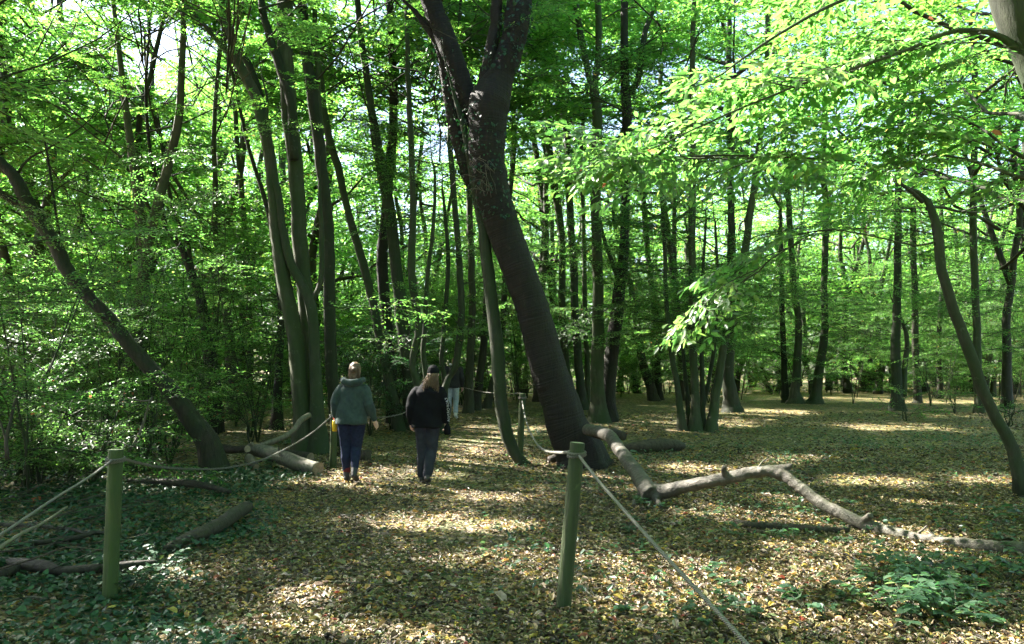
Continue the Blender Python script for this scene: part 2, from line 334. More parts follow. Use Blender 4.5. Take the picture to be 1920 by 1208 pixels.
def leaves(pos, dirv, nrm, size, tint, tmpl, tf, width=1.0):
    """arrays (K,3),(K,3),(K,3),(K,),(K,) -> V, faces, attr"""
    K = len(pos); d = dirv / (np.linalg.norm(dirv, axis=1)[:, None] + 1e-9)
    s = np.cross(nrm, d); s /= np.linalg.norm(s, axis=1)[:, None] + 1e-9
    u = np.cross(d, s); n = len(tmpl)
    V = pos[:, None, :] + size[:, None, None] * (tmpl[None, :, 0:1] * d[:, None, :] + width * tmpl[None, :, 1:2] * s[:, None, :] + tmpl[None, :, 2:3] * u[:, None, :])
    off = (np.arange(K) * n)[:, None, None]
    F_ = [(f[None] + off).reshape(-1, f.shape[1]) for f in tf]
    return V.reshape(-1, 3), F_, np.repeat(tint, n)

def twig_system(seed, L=2.6, spread=1.0, spacing=.17, leaf_sp=.05, leaf_size=.075, second=True, droop=.35, jit=.32):
    rs = np.random.default_rng(seed)
    tw = []                       # (pts, r0, r1, level)
    n = 9; t = np.linspace(0, 1, n)
    wob = np.cumsum(rs.normal(0, .035, (n, 3)), 0) * L * .5; wob[0] = 0
    main = np.stack([t * L, 0 * t, .10 * L * t - droop * .45 * L * t ** 2.2], 1) + wob * np.array([.3, 1, .45])
    tw.append((main, .014, .003, 0))
    def at(p, s):
        i = min(int(s * (len(p) - 1)), len(p) - 2); f = s * (len(p) - 1) - i; return p[i] * (1 - f) + p[i + 1] * f, p[i + 1] - p[i]
    side = 1; s = .16
    while s < .97:
        p0, d = at(main, s); side = -side
        ln = spread * (1.15 * math.sin(math.pi * min(1, (s * .92 + .06))) ** .7 + .12) * rs.uniform(.65, 1.15) * L / 2.6
        a = math.atan2(d[1], d[0]) + side * rs.uniform(.75, 1.15)
        m = 5; tt = np.linspace(0, 1, m); bend = side * rs.uniform(-.1, .35)
        ang = a - bend * tt; st = ln / (m - 1)
        xy = np.cumsum(np.stack([np.cos(ang), np.sin(ang)], 1) * st, 0); xy = np.vstack([[0, 0], xy[:-1]])
        z = rs.uniform(-.06, .2) * ln * tt - droop * .5 * ln * tt ** 2
        pts = p0 + np.stack([xy[:, 0], xy[:, 1], z], 1)
        tw.append((pts, .006, .0015, 1))
        if second and ln > .35:
            s2 = .25; sd = 1
            while s2 < .9:
                q0, e = at(pts, s2); sd = -sd; l2 = ln * .45 * (1 - s2 * .6) * rs.uniform(.6, 1.2)
                a2 = math.atan2(e[1], e[0]) + sd * rs.uniform(.6, 1.0)
                tt2 = np.linspace(0, 1, 3)
                tw.append((q0 + np.stack([np.cos(a2) * l2 * tt2, np.sin(a2) * l2 * tt2, rs.uniform(-.15, .15) * l2 * tt2 - .2 * l2 * tt2 ** 2], 1), .003, .001, 2))
                s2 += rs.uniform(.13, .2)
        s += spacing / L * rs.uniform(.7, 1.3)
    pos, dr, nr = [], [], []
    for pts, r0, r1, lv in tw:
        seg = np.linalg.norm(np.diff(pts, axis=0), axis=1).sum(); k = max(2, int(seg / leaf_sp))
        s0 = .3 if lv == 0 else .08
        sd = 1
        for s in np.linspace(s0, 1, k):
            sd = -sd
            if rs.random() < .1: continue
            p, d = at(pts, min(s, .999)); a = math.atan2(d[1], d[0]) + sd * rs.uniform(.5, 1.1) * (1 if s < .97 else .1)
            pos.append(p + rs.normal(0, .004, 3)); dr.append((math.cos(a), math.sin(a), rs.normal(-.18 - .25 * (jit > .4), .28)))
            nr.append((rs.normal(0, jit), rs.normal(0, jit), 1))
    pos = np.array(pos); K = len(pos)
    return tw, pos, np.array(dr), np.array(nr), leaf_size * rs.uniform(.6, 1.2, K), np.clip(rs.beta(2.2, 2.4, K) * .86 + (rs.random(K) > .994) * .6, 0, 1)

def bough_mesh(seed, name='leafy_branch', tm='leaf', **k):
    tw, pos, dr, nr, sz, ti = twig_system(seed, **k)
    mb = MB()
    for pts, r0, r1, lv in tw:
        mb.tube(pts, np.linspace(r0, r1, len(pts)), sides=5 if lv == 0 else 3, cap=False, m=0)
    V, f, a = leaves(pos, dr, nr, sz, ti, LEAF_HI, LEAF_HI_F); mb.add(V, f, None, a, 1)
    return mb.mesh(name, [M['bark'], M[tm]])
BOUGH = [bough_mesh(100 + i, L=2.2 + .15 * i, spread=.9 + .06 * (i % 3)) for i in range(6)]
BOUGH_SM = [bough_mesh(140 + i, L=1.25, spread=.75, spacing=.14, droop=.25) for i in range(4)]
BOUGH_NEAR = [bough_mesh(180 + i, L=1.7 + .2 * i, spread=1.0, spacing=.24, leaf_sp=.105, leaf_size=.195, droop=.5, jit=.6) for i in range(5)]
HOLLY = [bough_mesh(220 + i, L=1.2, spread=.8, spacing=.12, leaf_size=.065, tm='holly', droop=.5) for i in range(3)]

def place_mat(p, d, s=1.0, roll=0.0):
    d = Vector(d).normalized(); z = Vector((0, 0, 1)); y = z.cross(d)
    if y.length < .05: y = Vector((0, 1, 0))
    y.normalize(); u = d.cross(y)
    y, u = y * math.cos(roll) + u * math.sin(roll), u * math.cos(roll) - y * math.sin(roll)
    m = Matrix((( d.x, y.x, u.x), (d.y, y.y, u.y), (d.z, y.z, u.z))).to_4x4()
    return Matrix.Translation(Vector(p)) @ m @ Matrix.Diagonal((s, s, s, 1))
def put(me, root, p, d, s=1.0, roll=0.0, name='leafy_branch'):
    if me in BOUGH_NEAR and rs.random() < .93 and blocks_sun(place_mat(p, d, s, roll), 1.35): return None
    o = link(name, me, root); o.matrix_basis = Matrix.Translation(-root.location) @ place_mat(p, d, s, roll); return o

# crown prototypes: limbs plus many leaf sprays, local origin at the crown's base
def crown_mesh(seed, H=9.0, Rad=3.2, nb=46, leaf=.135, start=0.0, tm='leaf_far', lsp=.085, up=.5, gap=.22):
    rs = np.random.default_rng(seed); mb = MB()
    lp, ld, ln, ls, la = [], [], [], [], []
    def spray(p, az, pitch, L):
        tw, pos, dr, nr, sz, ti = twig_system(int(rs.integers(1e6)), L=L, spread=.95, spacing=gap, leaf_sp=lsp, leaf_size=leaf, second=False, droop=.4)
        ca, sa = math.cos(az), math.sin(az); c2, s2 = math.cos(pitch), math.sin(pitch)
        Rm = np.array([[ca * c2, -sa, -ca * s2], [sa * c2, ca, -sa * s2], [s2, 0, c2]])
        lp.append(pos @ Rm.T + p); ld.append(dr @ Rm.T); ln.append(nr @ Rm.T); ls.append(sz); la.append(np.clip(ti + rs.normal(0, .08), 0, 1))
        for pts, r0, r1, lv in tw[:1]: mb.tube(pts @ Rm.T + p, np.linspace(r0, r1, len(pts)), sides=3, cap=False)
    nl = 9
    for i in range(nl):
        z0 = start + (H * .75 - start) * (i / nl) * rs.uniform(.85, 1.1); az = i * 2.4 + rs.normal(0, .4)
        ln_ = Rad * rs.uniform(.8, 1.15) * (1 - .45 * (i / nl))
        p0 = np.array([0, 0, z0]); t = np.linspace(0, 1, 6)
        pts = p0 + np.stack([np.cos(az) * ln_ * t, np.sin(az) * ln_ * t, ln_ * (up * t + .5 * up * t ** 2)], 1) + np.vstack([[0, 0, 0], rs.normal(0, .1, (5, 3))])
        mb.tube(pts, np.linspace(.06, .015, 6), sides=5, cap=False)
        for k in range(nb // nl):
            s = rs.uniform(.25, 1.0); j = min(int(s * 5), 4); p = pts[j] + (pts[j + 1] - pts[j]) * (s * 5 - j)
            spray(p, az + rs.normal(0, .9), rs.uniform(-.15, .5), rs.uniform(1.3, 2.4))
    for k in range(6): spray(np.array([0, 0, H * rs.uniform(.6, .9)]), rs.uniform(0, 6.28), rs.uniform(.2, 1.0), 2.0)
    V, f, a = leaves(np.vstack(lp), np.vstack(ld), np.vstack(ln), np.concatenate(ls), np.concatenate(la), LEAF_LO, LEAF_LO_F)
    mb.add(V, f, None, a, 1)
    return mb.mesh('crown', [M['bark_far'], M[tm]])
CROWN = [crown_mesh(300 + i, nb=36, lsp=.062, gap=.15, leaf=.14) for i in range(5)]
def crown_kit(seed, H=9.0, Rad=3.3, nb=63, up=.5):
    """a crown as separate pieces: limb mesh plus placed sprays"""
    rs = np.random.default_rng(seed); mb = MB(); pl = []
    nl = 9
    for i in range(nl):
        z0 = H * .75 * (i / nl) * rs.uniform(.85, 1.1); az = i * 2.4 + rs.normal(0, .4); l = Rad * rs.uniform(.8, 1.15) * (1 - .45 * (i / nl)); t = np.linspace(0, 1, 6)
        pts = np.array([0, 0, z0]) + np.stack([np.cos(az) * l * t, np.sin(az) * l * t, l * (up * t + .5 * up * t ** 2)], 1) + np.vstack([[0, 0, 0], rs.normal(0, .1, (5, 3))])
        mb.tube(pts, np.linspace(.02, .006, 6), sides=5, cap=False)
        for k in range(nb // nl):
            q = rs.uniform(.25, 1.0); j = min(int(q * 5), 4); pl.append((pts[j] + (pts[j + 1] - pts[j]) * (q * 5 - j), az + rs.normal(0, .9), rs.uniform(-.15, .5), rs.uniform(.75, 1.15), int(rs.integers(4))))
    for k in range(6): pl.append((np.array([0, 0, H * rs.uniform(.6, .9)]), rs.uniform(0, 6.28), rs.uniform(.2, 1.0), 1.0, int(rs.integers(4))))
    return mb.mesh('crown_limbs', [M['bark_far']]), pl
def spray_mesh(seed):
    tw, pos, dr, nr, sz, ti = twig_system(seed, L=1.8, spread=.95, spacing=.12, leaf_sp=.045, leaf_size=.14, second=False, droop=.4)
    mb = MB()
    for pts, r0, r1, lv in tw: mb.tube(pts, np.linspace(r0, r1, len(pts)), sides=3, cap=False)
    V, f, a = leaves(pos, dr, nr, sz, ti, LEAF_LO, LEAF_LO_F); mb.add(V, f, None, a, 1); return mb.mesh('leafy_branch', [M['bark_far'], M['leaf_far']])
KIT = [crown_kit(700 + i) for i in range(4)]; SPRAY = [spray_mesh(720 + i) for i in range(4)]
# chosen sun patches, kept open by leaving out canopy leaves: (px, py, half width, half height, lift)
PATCH = [(690, 864, 60, 8), (765, 886, 110, 9), (640, 897, 45, 14), (865, 870, 90, 8), (910, 828, 75, 7), (900, 850, 45, 6), (930, 926, 65, 8), (790, 980, 85, 14), (945, 988, 60, 8), (930, 1048, 70, 10),
    (600, 1188, 70, 20), (770, 1200, 70, 14), (1000, 872, 60, 8), (1110, 888, 70, 11), (1310, 880, 55, 9), (1290, 1118, 95, 24), (1165, 1150, 60, 12), (1400, 1085, 60, 12), (1572, 1085, 55, 15), (1540, 1030, 85, 11), (1690, 1036, 70, 12),
    (1120, 1055, 45, 8), (1245, 1085, 50, 12), (1435, 1145, 50, 16), (1740, 1150, 65, 11), (1835, 1172, 40, 8), (370, 905, 55, 11), (352, 1072, 55, 11), (375, 1192, 80, 15), (1690, 801, 80, 5), (1870, 779, 60, 6), (1650, 905, 65, 7),
    (1500, 862, 50, 5), (1785, 940, 70, 7), (1860, 900, 60, 7), (1350, 792, 60, 4), (955, 808, 60, 5), (1430, 772, 80, 4), (1570, 1180, 60, 12), (1480, 935, 50, 6), (560, 1120, 45, 7)]
TARGETS = []
for (a, b, hw, hh) in PATCH:
    c = G(a, b); TARGETS.append((c.x, c.y, c.z + .02, hw / F * c.y, max(.12, (G(a, b - hh).y - G(a, b + hh).y) / 2)))
for (a, b, Yt, r_) in [(1410, 885, 9.05, .30), (1275, 908, 9.5, .12), (1165, 860, 11.2, .12), (1560, 950, 8.5, .15), (1895, 40, 7.2, .2), (672, 835, 11.4, .12), (662, 690, 11.5, .08), (1500, 120, 6.5, .4), (1320, 620, 8.8, .35), (1250, 600, 8.7, .25), (1330, 200, 6.1, .4), (1300, 290, 6.8, .3), (1650, 60, 6.9, .4), (1000, 350, 6.2, .3), (220, 780, 12, .5), (100, 640, 12, .6)]:
    v = P(a, b, Yt); TARGETS.append((v.x, v.y, v.z, r_, r_ * 1.1))
TG = np.array(TARGETS); LOC = np.array([(u, v_, 0) for u in (.2, .55, .9, 1.25, 1.6) for v_ in (-.42, 0, .42)])
def blocks_sun(mat4, scale_len=1.0, mg=.12):
    Rm = np.array(mat4.to_3x3()); q = (LOC * [scale_len, scale_len, 1]) @ Rm.T + np.array(mat4.translation)
    for t in TG:
        h = q[:, 2] - t[2]; k = h / sdir.z; dx = q[:, 0] - sdir.x * k - t[0]; dy = q[:, 1] - sdir.y * k - t[1]
        if ((h > .8) & ((dx / (t[3] + mg)) ** 2 + (dy / (t[4] + mg)) ** 2 < 1)).any(): return True
    return False
def kit_crown(root, at, rs, s=1.0):
    """at = world position of the crown base; sprays that would shade a chosen sun patch are left off"""
    limbs, pl = KIT[int(rs.integers(4))]; Z = Matrix.Translation(Vector(at)) @ Matrix.Rotation(rs.uniform(0, 6.28), 4, 'Z') @ Matrix.Scale(s, 4)
    Ri = (Matrix.Translation(root.location) @ root.rotation_euler.to_matrix().to_4x4() @ Matrix.Diagonal((*root.scale, 1))).inverted()
    o = link('crown_limbs', limbs, root); o.matrix_basis = Ri @ Z
    for p, az, pit, sc_, k in pl:
        Wm = Z @ place_mat(p, (math.cos(az) * math.cos(pit), math.sin(az) * math.cos(pit), math.sin(pit)), sc_)
        if blocks_sun(Wm): continue
        c_ = Wm @ Vector((.9, 0, 0)); inview = c_.y > 0 and abs(c_.x) < .68 * c_.y + 1 and (c_.z - CAMH) < .50 * c_.y + 1.5
        h_ = c_.z / sdir.z; gx_, gy_ = c_.x - sdir.x * h_, c_.y - sdir.y * h_
        if not inview and not (2 < gy_ < 32 and abs(gx_) < .68 * gy_ + 1.5): continue
        o = link('leafy_branch', SPRAY[k], root); o.matrix_basis = Ri @ Wm
CROWN_TALL = [crown_mesh(340 + i, H=12.5, Rad=3.0, nb=81, leaf=.15, up=.35) for i in range(4)]

# ------------------------------------------------------------------ traced trees
def stem_world(pts, Y, dY=0.0, ground=True, zlean=0.0):
    if ground and pts[0][2] > 1.3 * pts[1][2]:
        a, b = pts[0], pts[1]; f = min(.5, .45 / (abs(a[1] - b[1]) / F * Y + 1e-6)); pts = [a, (a[0] + (b[0] - a[0]) * f, a[1] + (b[1] - a[1]) * f, b[2] * 1.12)] + list(pts[1:])
    """photo trace (px,py,wpx[,dY]) -> 3-D points & radii at distance Y"""
    out, rad = [], []
    for i, p in enumerate(pts):
        yy = Y + dY + (p[3] if len(p) > 3 else 0)
        v = P(p[0], p[1], yy)
        if i == 0 and ground: v.z = float(gz(v.x, v.y)) - .12
        a_ = pts[max(0, i - 1)]; b_ = pts[min(len(pts) - 1, i + 1)]; cs = abs(a_[1] - b_[1]) / max(1e-6, math.hypot(a_[0] - b_[0], a_[1] - b_[1]))
        out.append(np.array(v)); rad.append(p[2] / 2 / F * yy * max(.72, cs) * SLIM)
    return out, rad
SLIM = .92
def extend(out, rad, ztop, rs):
    d = out[-1] - out[-2]; d = d / np.linalg.norm(d)
    while out[-1][2] < ztop - .8:
        d = d * .8 + np.array([rs.normal(0, .1), rs.normal(0, .1), .35]); d /= np.linalg.norm(d)
        out.append(out[-1] + d * 1.6); rad.append(max(.02, rad[-1] * .82))
    return out, rad
def stem_obj(root, out, rad, matn, name='trunk', sides=14, flare=.5, lobes=4, lobe=.08, rough=.015, seed=0, dens=6.0, flare_len=.4):
    L = sum(np.linalg.norm(out[i + 1] - out[i]) for i in range(len(out) - 1)); n = max(8, int(L * dens))
    pts = catmull(out, n)
    # radii along the same parameter
    rr = np.interp(np.linspace(0, len(rad) - 1, n), range(len(rad)), rad)
    rs = np.random.default_rng(seed + 5)
    sway = np.cumsum(rs.normal(0, .006, (n, 3)), 0); sway -= np.linspace(0, 1, n)[:, None] * sway[-1]; sway[:, 2] = 0
    pts = pts + sway
    V, f, u = tube(pts, rr, sides=sides, lobes=lobes, lobe_amp=lobe, flare=flare, seed=seed, rough=rough, flare_len=flare_len)
    o = link(name, mesh_from(name, V - np.array(root.location), f, M[matn], u), root)
    return pts, rr
def add_boughs(root, pts, zr, n, rs, smin=.7, smax=1.1, meshes=None, avoid=True, az_pref=None):
    meshes = meshes or BOUGH
    ok = [i for i in range(len(pts)) if zr[0] <= pts[i][2] <= zr[1]]
    if not ok: return
    for k in range(n):
        p = pts[ok[int(rs.integers(len(ok)))]]
        for _ in range(8):
            az = rs.uniform(0, 6.283) if az_pref is None else az_pref + rs.normal(0, .6)
            if not avoid or math.sin(az) > -.6 or rs.random() < .25: break
        pit = rs.uniform(-.1, .55)
        d = (math.cos(az) * math.cos(pit), math.sin(az) * math.cos(pit), math.sin(pit))
        sc_ = rs.uniform(smin, smax); ro = rs.normal(0, .2)
        if p[2] > 2.8 and blocks_sun(place_mat(p, d, sc_, ro), 1.5): continue
        put(meshes[int(rs.integers(len(meshes)))], root, p, d, sc_, ro)
TREE_GROUP = 'traced woodland trees'
def tree(label, stems, Y=None, matn='bark', boughs=10, zr=(2.4, 11), top=13.0, crown=1, limbs=(), seed=0, flare=.25, name='hornbeam_tree', cat='tree', bs=(.7, 1.1), dens=6, sides=14, flare_len=.4, lobe=.08):
    rs = np.random.default_rng(1000 + seed)
    p0 = stems[0]['p'][0]
    if Y is None: Y = G(p0[0], p0[1]).y
    b = P(p0[0], p0[1], Y); root = empty(name, (b.x, b.y, float(gz(b.x, b.y))), label, cat)
    for k, s in enumerate(stems):
        out, rad = stem_world(s['p'], Y, s.get('dY', 0), s.get('ground', True))
        if s.get('ext', True): extend(out, rad, s.get('top', top) + rs.uniform(-1, 1), rs)
        else:
            d_ = out[-1] - out[-2]; d_ /= np.linalg.norm(d_) + 1e-9; rad[-1] *= .75; r0_ = rad[-1]
            for q_ in (.55, .25, .08): out.append(out[-1] + (d_ + np.array([rs.normal(0, .15), rs.normal(0, .15), rs.normal(.05, .1)])) * max(.25, r0_ * 9)); rad.append(r0_ * q_)
        nm = s.get('name', 'trunk' if k == 0 or s.get('ground', True) else 'limb')
        pts, rr = stem_obj(root, out, rad, s.get('mat', matn), nm, flare=s.get('flare', flare if s.get('ground', True) else 0), seed=seed * 10 + k, dens=dens, sides=s.get('sides', sides), flare_len=flare_len, lobe=lobe)
        nb = s.get('b', boughs)
        zz = s.get('zr', zr)
        if nb: add_boughs(root, pts, (min(zz[0], 2.1) if Y > 15 else zz[0], zz[1]), int(nb * (2.5 if Y > 20 else 2.0 if Y > 14 else 1.2)), rs, *bs)
        if seed in (1, 3, 4, 6, 7) and k < 6: add_boughs(root, pts, (3.0, 8.5), 5 if seed != 1 else 4, rs, .45, .8, avoid=False)
        if Y > 19 and b.x > 1.5 and s.get('ground', True): add_boughs(root, pts, (2.0, 5.0), 7, rs, .6, 1.0)
        if s.get('crown', crown) and pts[-1][2] > 6.5:
            j = min(range(len(pts)), key=lambda i: abs(pts[i][2] - (9.2 if Y < 16 else 7.5)))
            if b.y < 31 and b.x < 4.5:
                kit_crown(root, pts[j], rs, rs.uniform(1.0, 1.25))
                if seed in (3, 4, 5, 6): kit_crown(root, pts[j] + np.array([0, 0, .8]), rs, rs.uniform(1.1, 1.3))
            else:
                c = link('crown', CROWN[int(rs.integers(4))], root); sc_ = rs.uniform(1.05, 1.35)
                c.location = Vector(pts[j]) - root.location; c.rotation_euler = (0, 0, rs.uniform(0, 6.28)); c.scale = (sc_, sc_, sc_)
    return root, Y

S = lambda p, **k: dict(p=p, **k)
# big leaning tree in the middle
SLIM = .95
tA, YA = tree('thick dark leaning tree forking high up, between the path and the fallen trunk',
    [S([(1098, 874, 106), (1086, 846, 97), (1063, 800, 83), (1044, 740, 76), (1029, 700, 74), (998, 600, 68), (984, 555, 67), (962, 490, 68), (942, 430, 70), (925, 370, 70), (912, 300, 70), (912, 240, 74), (916, 190, 84), (938, 135, 56), (958, 80, 52), (970, 30, 52), (977, -60, 50)], zr=(5, 12), b=6),
     S([(913, 222, 24), (911, 180, 36), (911, 150, 32), (917, 100, 26), (926, 40, 23), (932, -40, 22)], ground=False, b=2, crown=0, zr=(6, 12)),
     S([(912, 290, 26), (900, 245, 40), (880, 200, 42), (858, 140, 44), (835, 80, 44), (808, 10, 42), (785, -80, 36)], ground=False, b=7, zr=(4.5, 9), dY=.25),
     S([(890, 345, 40), (868, 290, 36), (850, 225, 34), (838, 160, 30), (820, 90, 24), (780, 30, 16)], ground=False, b=5, crown=0, ext=False, zr=(4, 9), dY=.4)],
    matn='bark_dark', seed=1, flare=.2, name='cherry_tree', dens=9, sides=24, flare_len=.5, lobe=.05)
tree('slim curved young tree bending up from the path against the big leaning tree',
    [S([(1000, 882, 26), (968, 856, 24), (950, 820, 24), (940, 770, 24), (936, 715, 24), (932, 670, 26), (924, 600, 24), (916, 520, 24), (908, 450, 22), (898, 400, 20), (885, 330, 18), (870, 250, 14), (850, 180, 10)], ext=False, zr=(2.2, 6.5), b=7)],
    Y=YA + .1, seed=2, flare=.25, crown=0, name='young_tree', bs=(.35, .6))
# multi-stem hornbeam left of the woman
SLIM = .84
tree('large multi stemmed hornbeam with a Y fork, left of the woman in the hoodie',
    [S([(574, 850, 44), (568, 780, 38), (562, 700, 35), (553, 620, 34), (538, 540, 31), (526, 460, 29), (516, 380, 26), (508, 300, 26), (495, 240, 26), (478, 180, 27), (452, 130, 24), (428, 60, 18), (410, -20, 16)], zr=(4.5, 10), b=6),
     S([(452, 130, 20), (420, 90, 16), (385, 50, 13), (348, 5, 12), (320, -50, 10)], ground=False, crown=0, b=3, zr=(5, 9)),
     S([(500, 260, 16), (492, 200, 17), (470, 130, 16), (440, 80, 13), (425, 20, 12)], ground=False, crown=0, b=2, dY=.4, zr=(5, 9)),
     S([(598, 852, 42), (594, 780, 32), (590, 700, 27), (586, 620, 24), (582, 575, 26), (566, 535, 24), (548, 500, 22), (538, 460, 20), (530, 420, 18), (522, 360, 16), (510, 290, 15), (500, 220, 14)], dY=-.1, ext=False, b=3, zr=(4, 8)),
     S([(580, 570, 16), (596, 545, 12), (604, 510, 11), (604, 460, 11), (604, 420, 10), (600, 370, 9)], ground=False, ext=False, crown=0, b=1, zr=(3, 6), dY=-.1),
     S([(584, 850, 40), (580, 720, 34), (576, 600, 33), (568, 500, 34), (562, 400, 33), (553, 300, 35), (542, 200, 37), (536, 100, 36), (534, 0, 36), (530, -60, 34)], dY=.35, zr=(5, 11), b=7),
     S([(552, 300, 20), (545, 200, 18), (525, 130, 18), (505, 70, 17), (488, 0, 15)], ground=False, crown=0, b=2, zr=(5, 9), dY=.1)],
    seed=3, flare=.45, lobe=.12)
tree('tall smooth single trunk just behind the rope post and the woman in the grey hoodie',
    [S([(636, 842, 36), (630, 770, 29), (624, 700, 27), (619, 600, 26), (617, 500, 26), (613, 400, 26), (604, 320, 26), (592, 230, 26), (580, 150, 25), (570, 70, 23), (566, 0, 21), (562, -60, 20)], zr=(4, 10), b=6),
     S([(602, 250, 14), (597, 190, 12), (595, 120, 11), (590, 40, 11), (588, -40, 10)], ground=False, crown=0, b=2, zr=(5, 9))],
    Y=16.3, seed=4)
# left leaning tree
SLIM = .95
tree('dark leaning trunk at far left rising to the upper left corner and forking',
    [S([(408, 886, 54), (387, 830, 46), (362, 790, 43), (326, 742, 42), (286, 700, 38), (246, 652, 35), (206, 603, 33), (164, 557, 32), (124, 506, 30), (92, 440, 30), (58, 390, 32), (30, 335, 27), (-2, 300, 24), (-50, 250, 22)], zr=(2.2, 8), b=16),
     S([(66, 398, 24), (26, 380, 20), (-5, 360, 19), (-60, 325, 17)], ground=False, crown=0, b=4, zr=(2, 9)),
     S([(33, 325, 7), (50, 300, 6), (88, 280, 5), (125, 258, 5), (160, 232, 4)], ground=False, ext=False, crown=0, b=3, zr=(2, 9)),
     S([(112, 440, 5), (100, 360, 4.5), (90, 290, 4), (84, 250, 3.5)], ground=False, ext=False, crown=0, b=2, zr=(2, 9))],
    matn='bark_rough', seed=5, flare=.25, name='leaning_tree', bs=(.6, 1.0), top=9, lobe=.06)
# cluster D
tree('leaning hornbeam of two pale stems behind the two walkers, with exposed roots at its base',
    [S([(752, 808, 26), (742, 765, 20), (732, 715, 19), (718, 661, 18), (706, 592, 17), (684, 499, 18), (663, 433, 17), (650, 380, 15), (636, 315, 17), (618, 262, 16), (606, 200, 14), (598, 130, 12)], zr=(4, 10), b=6),
     S([(772, 806, 40), (766, 704, 29), (758, 658, 27), (748, 565, 26), (738, 486, 24), (730, 406, 24), (716, 330, 24), (700, 250, 20), (692, 190, 15), (678, 94, 14), (670, 0, 12)], dY=.3, zr=(4, 12), b=7)],
    seed=6, flare=.25)
tree('dark ivy covered stem between the paler trunks behind the walkers',
    [S([(738, 775, 26), (732, 690, 22), (726, 605, 22), (718, 500, 23), (722, 420, 22), (728, 320, 20), (738, 220, 18), (735, 100, 15), (730, 0, 14)], zr=(4, 12), b=5)],
    Y=21, matn='bark_rough', seed=7, name='ivy_clad_tree')
tree('thin wavy hornbeam right behind the person in the black cap',
    [S([(800, 790, 22), (784, 715, 15), (776, 680, 13), (782, 640, 14), (786, 605, 15), (776, 550, 15), (772, 480, 15), (774, 420, 13), (774, 370, 11), (768, 267, 12), (764, 142, 10), (762, 40, 9)], zr=(3.5, 12), b=6),
     S([(812, 785, 20), (800, 715, 12), (792, 660, 11), (796, 600, 9), (800, 520, 8), (812, 430, 8), (815, 330, 8)], dY=.4, ext=False, b=4, zr=(3.5, 9))],
    Y=17.5, seed=8)
tree('pair of slanting pale stems in a V above the person in the black cap',
    [S([(822, 785, 26), (833, 735, 15), (845, 708, 13), (857, 683, 14), (862, 640, 15), (864, 580, 14), (860, 500, 13), (855, 420, 12), (850, 330, 12), (846, 240, 10)], zr=(3.5, 12), b=6, crown=0),
     S([(835, 790, 20), (834, 720, 12), (828, 690, 9), (826, 650, 9), (834, 560, 9), (838, 480, 9), (830, 380, 8)], dY=.5, ext=False, b=4, zr=(3.5, 9))],
    Y=18.5, seed=9)
for k, (lab, pts) in enumerate([
    ('straight dark trunk far down the path where the far rope ends', [(878, 770, 22), (880, 720, 17), (884, 640, 15), (886, 560, 14), (884, 440, 12), (880, 300, 11)]),
    ('dark trunk leaning right far down the path, second beyond the far rope', [(890, 768, 22), (900, 715, 16), (908, 650, 14), (914, 560, 13), (918, 450, 12), (925, 300, 10)]),
    ('short seeming slanted trunk far down the path, nearest the curved young tree', [(912, 768, 22), (926, 720, 14), (938, 660, 12), (946, 560, 12), (950, 430, 10), (960, 320, 10)])]):
    tree(lab, [S(pts, b=7, zr=(3, 12))], Y=24 + k, matn='bark_far', seed=10 + k, flare=.25)
# cluster E right of the big tree
tree('big double trunked hornbeam behind the leaning tree, pale stem before a dark one',
    [S([(1122, 792, 46), (1122, 720, 28), (1124, 618, 25), (1124, 499, 21), (1120, 392, 21), (1121, 300, 21), (1122, 215, 20), (1118, 160, 12), (1123, 99, 12), (1121, 0, 13), (1120, -60, 12)], b=6, zr=(4.5, 13)),
     S([(1122, 215, 14), (1108, 150, 14), (1098, 99, 14), (1084, 30, 14), (1074, -50, 13)], ground=False, crown=0, b=3, zr=(6, 14)),
     S([(1138, 785, 50), (1145, 700, 28), (1153, 620, 26), (1158, 575, 26), (1168, 479, 20), (1170, 428, 17), (1174, 320, 20), (1177, 220, 20), (1174, 155, 19), (1170, 66, 15), (1172, -40, 14)], dY=.5, b=6, zr=(4.5, 13), mat='bark_rough', crown=0),
     S([(1182, 175, 14), (1198, 145, 13), (1208, 66, 12), (1228, 0, 9)], ground=False, crown=0, b=2, dY=.5, zr=(6, 14)),
     S([(1160, 530, 11), (1146, 490, 9), (1134, 455, 9), (1126, 420, 8)], ground=False, ext=False, crown=0, b=1, dY=.4, zr=(3, 9))],
    seed=14, flare=.22)
tree('two slim straight stems side by side left of the big double trunked hornbeam',
    [S([(1094, 770, 26), (1086, 700, 17), (1081, 600, 16), (1078, 500, 15), (1073, 432, 14), (1068, 340, 14), (1064, 248, 14), (1044, 132, 13), (1028, 66, 13), (1012, 0, 12)], b=6, zr=(4, 13)),
     S([(1084, 770, 24), (1068, 738, 18), (1060, 650, 15), (1055, 560, 14), (1054, 460, 14), (1045, 380, 16), (1030, 300, 16), (1024, 200, 15), (1014, 66, 13), (1008, -20, 12)], b=6, zr=(4, 13), dY=.4, crown=0)],
    Y=25.5, seed=15)
tree('very thin upright stem between the slim pair and the big double trunk',
    [S([(1102, 768, 15), (1099, 680, 10), (1096, 560, 10), (1093, 420, 9), (1090, 300, 8)], b=6, zr=(4, 12))], Y=27, seed=16, name='slim_tree')
tree('slanting dark stems crossing behind the double trunk towards lower right',
    [S([(1228, 752, 24), (1208, 690, 18), (1196, 630, 15), (1186, 560, 13), (1176, 520, 11), (1160, 470, 10), (1150, 400, 9)], b=5, zr=(3, 9), ext=False),
     S([(1236, 752, 20), (1232, 690, 12), (1236, 630, 12), (1226, 560, 12), (1216, 480, 11), (1210, 420, 11), (1204, 320, 10)], dY=.8, b=5, zr=(4, 12))],
    matn='bark_far', seed=17, flare=.25)
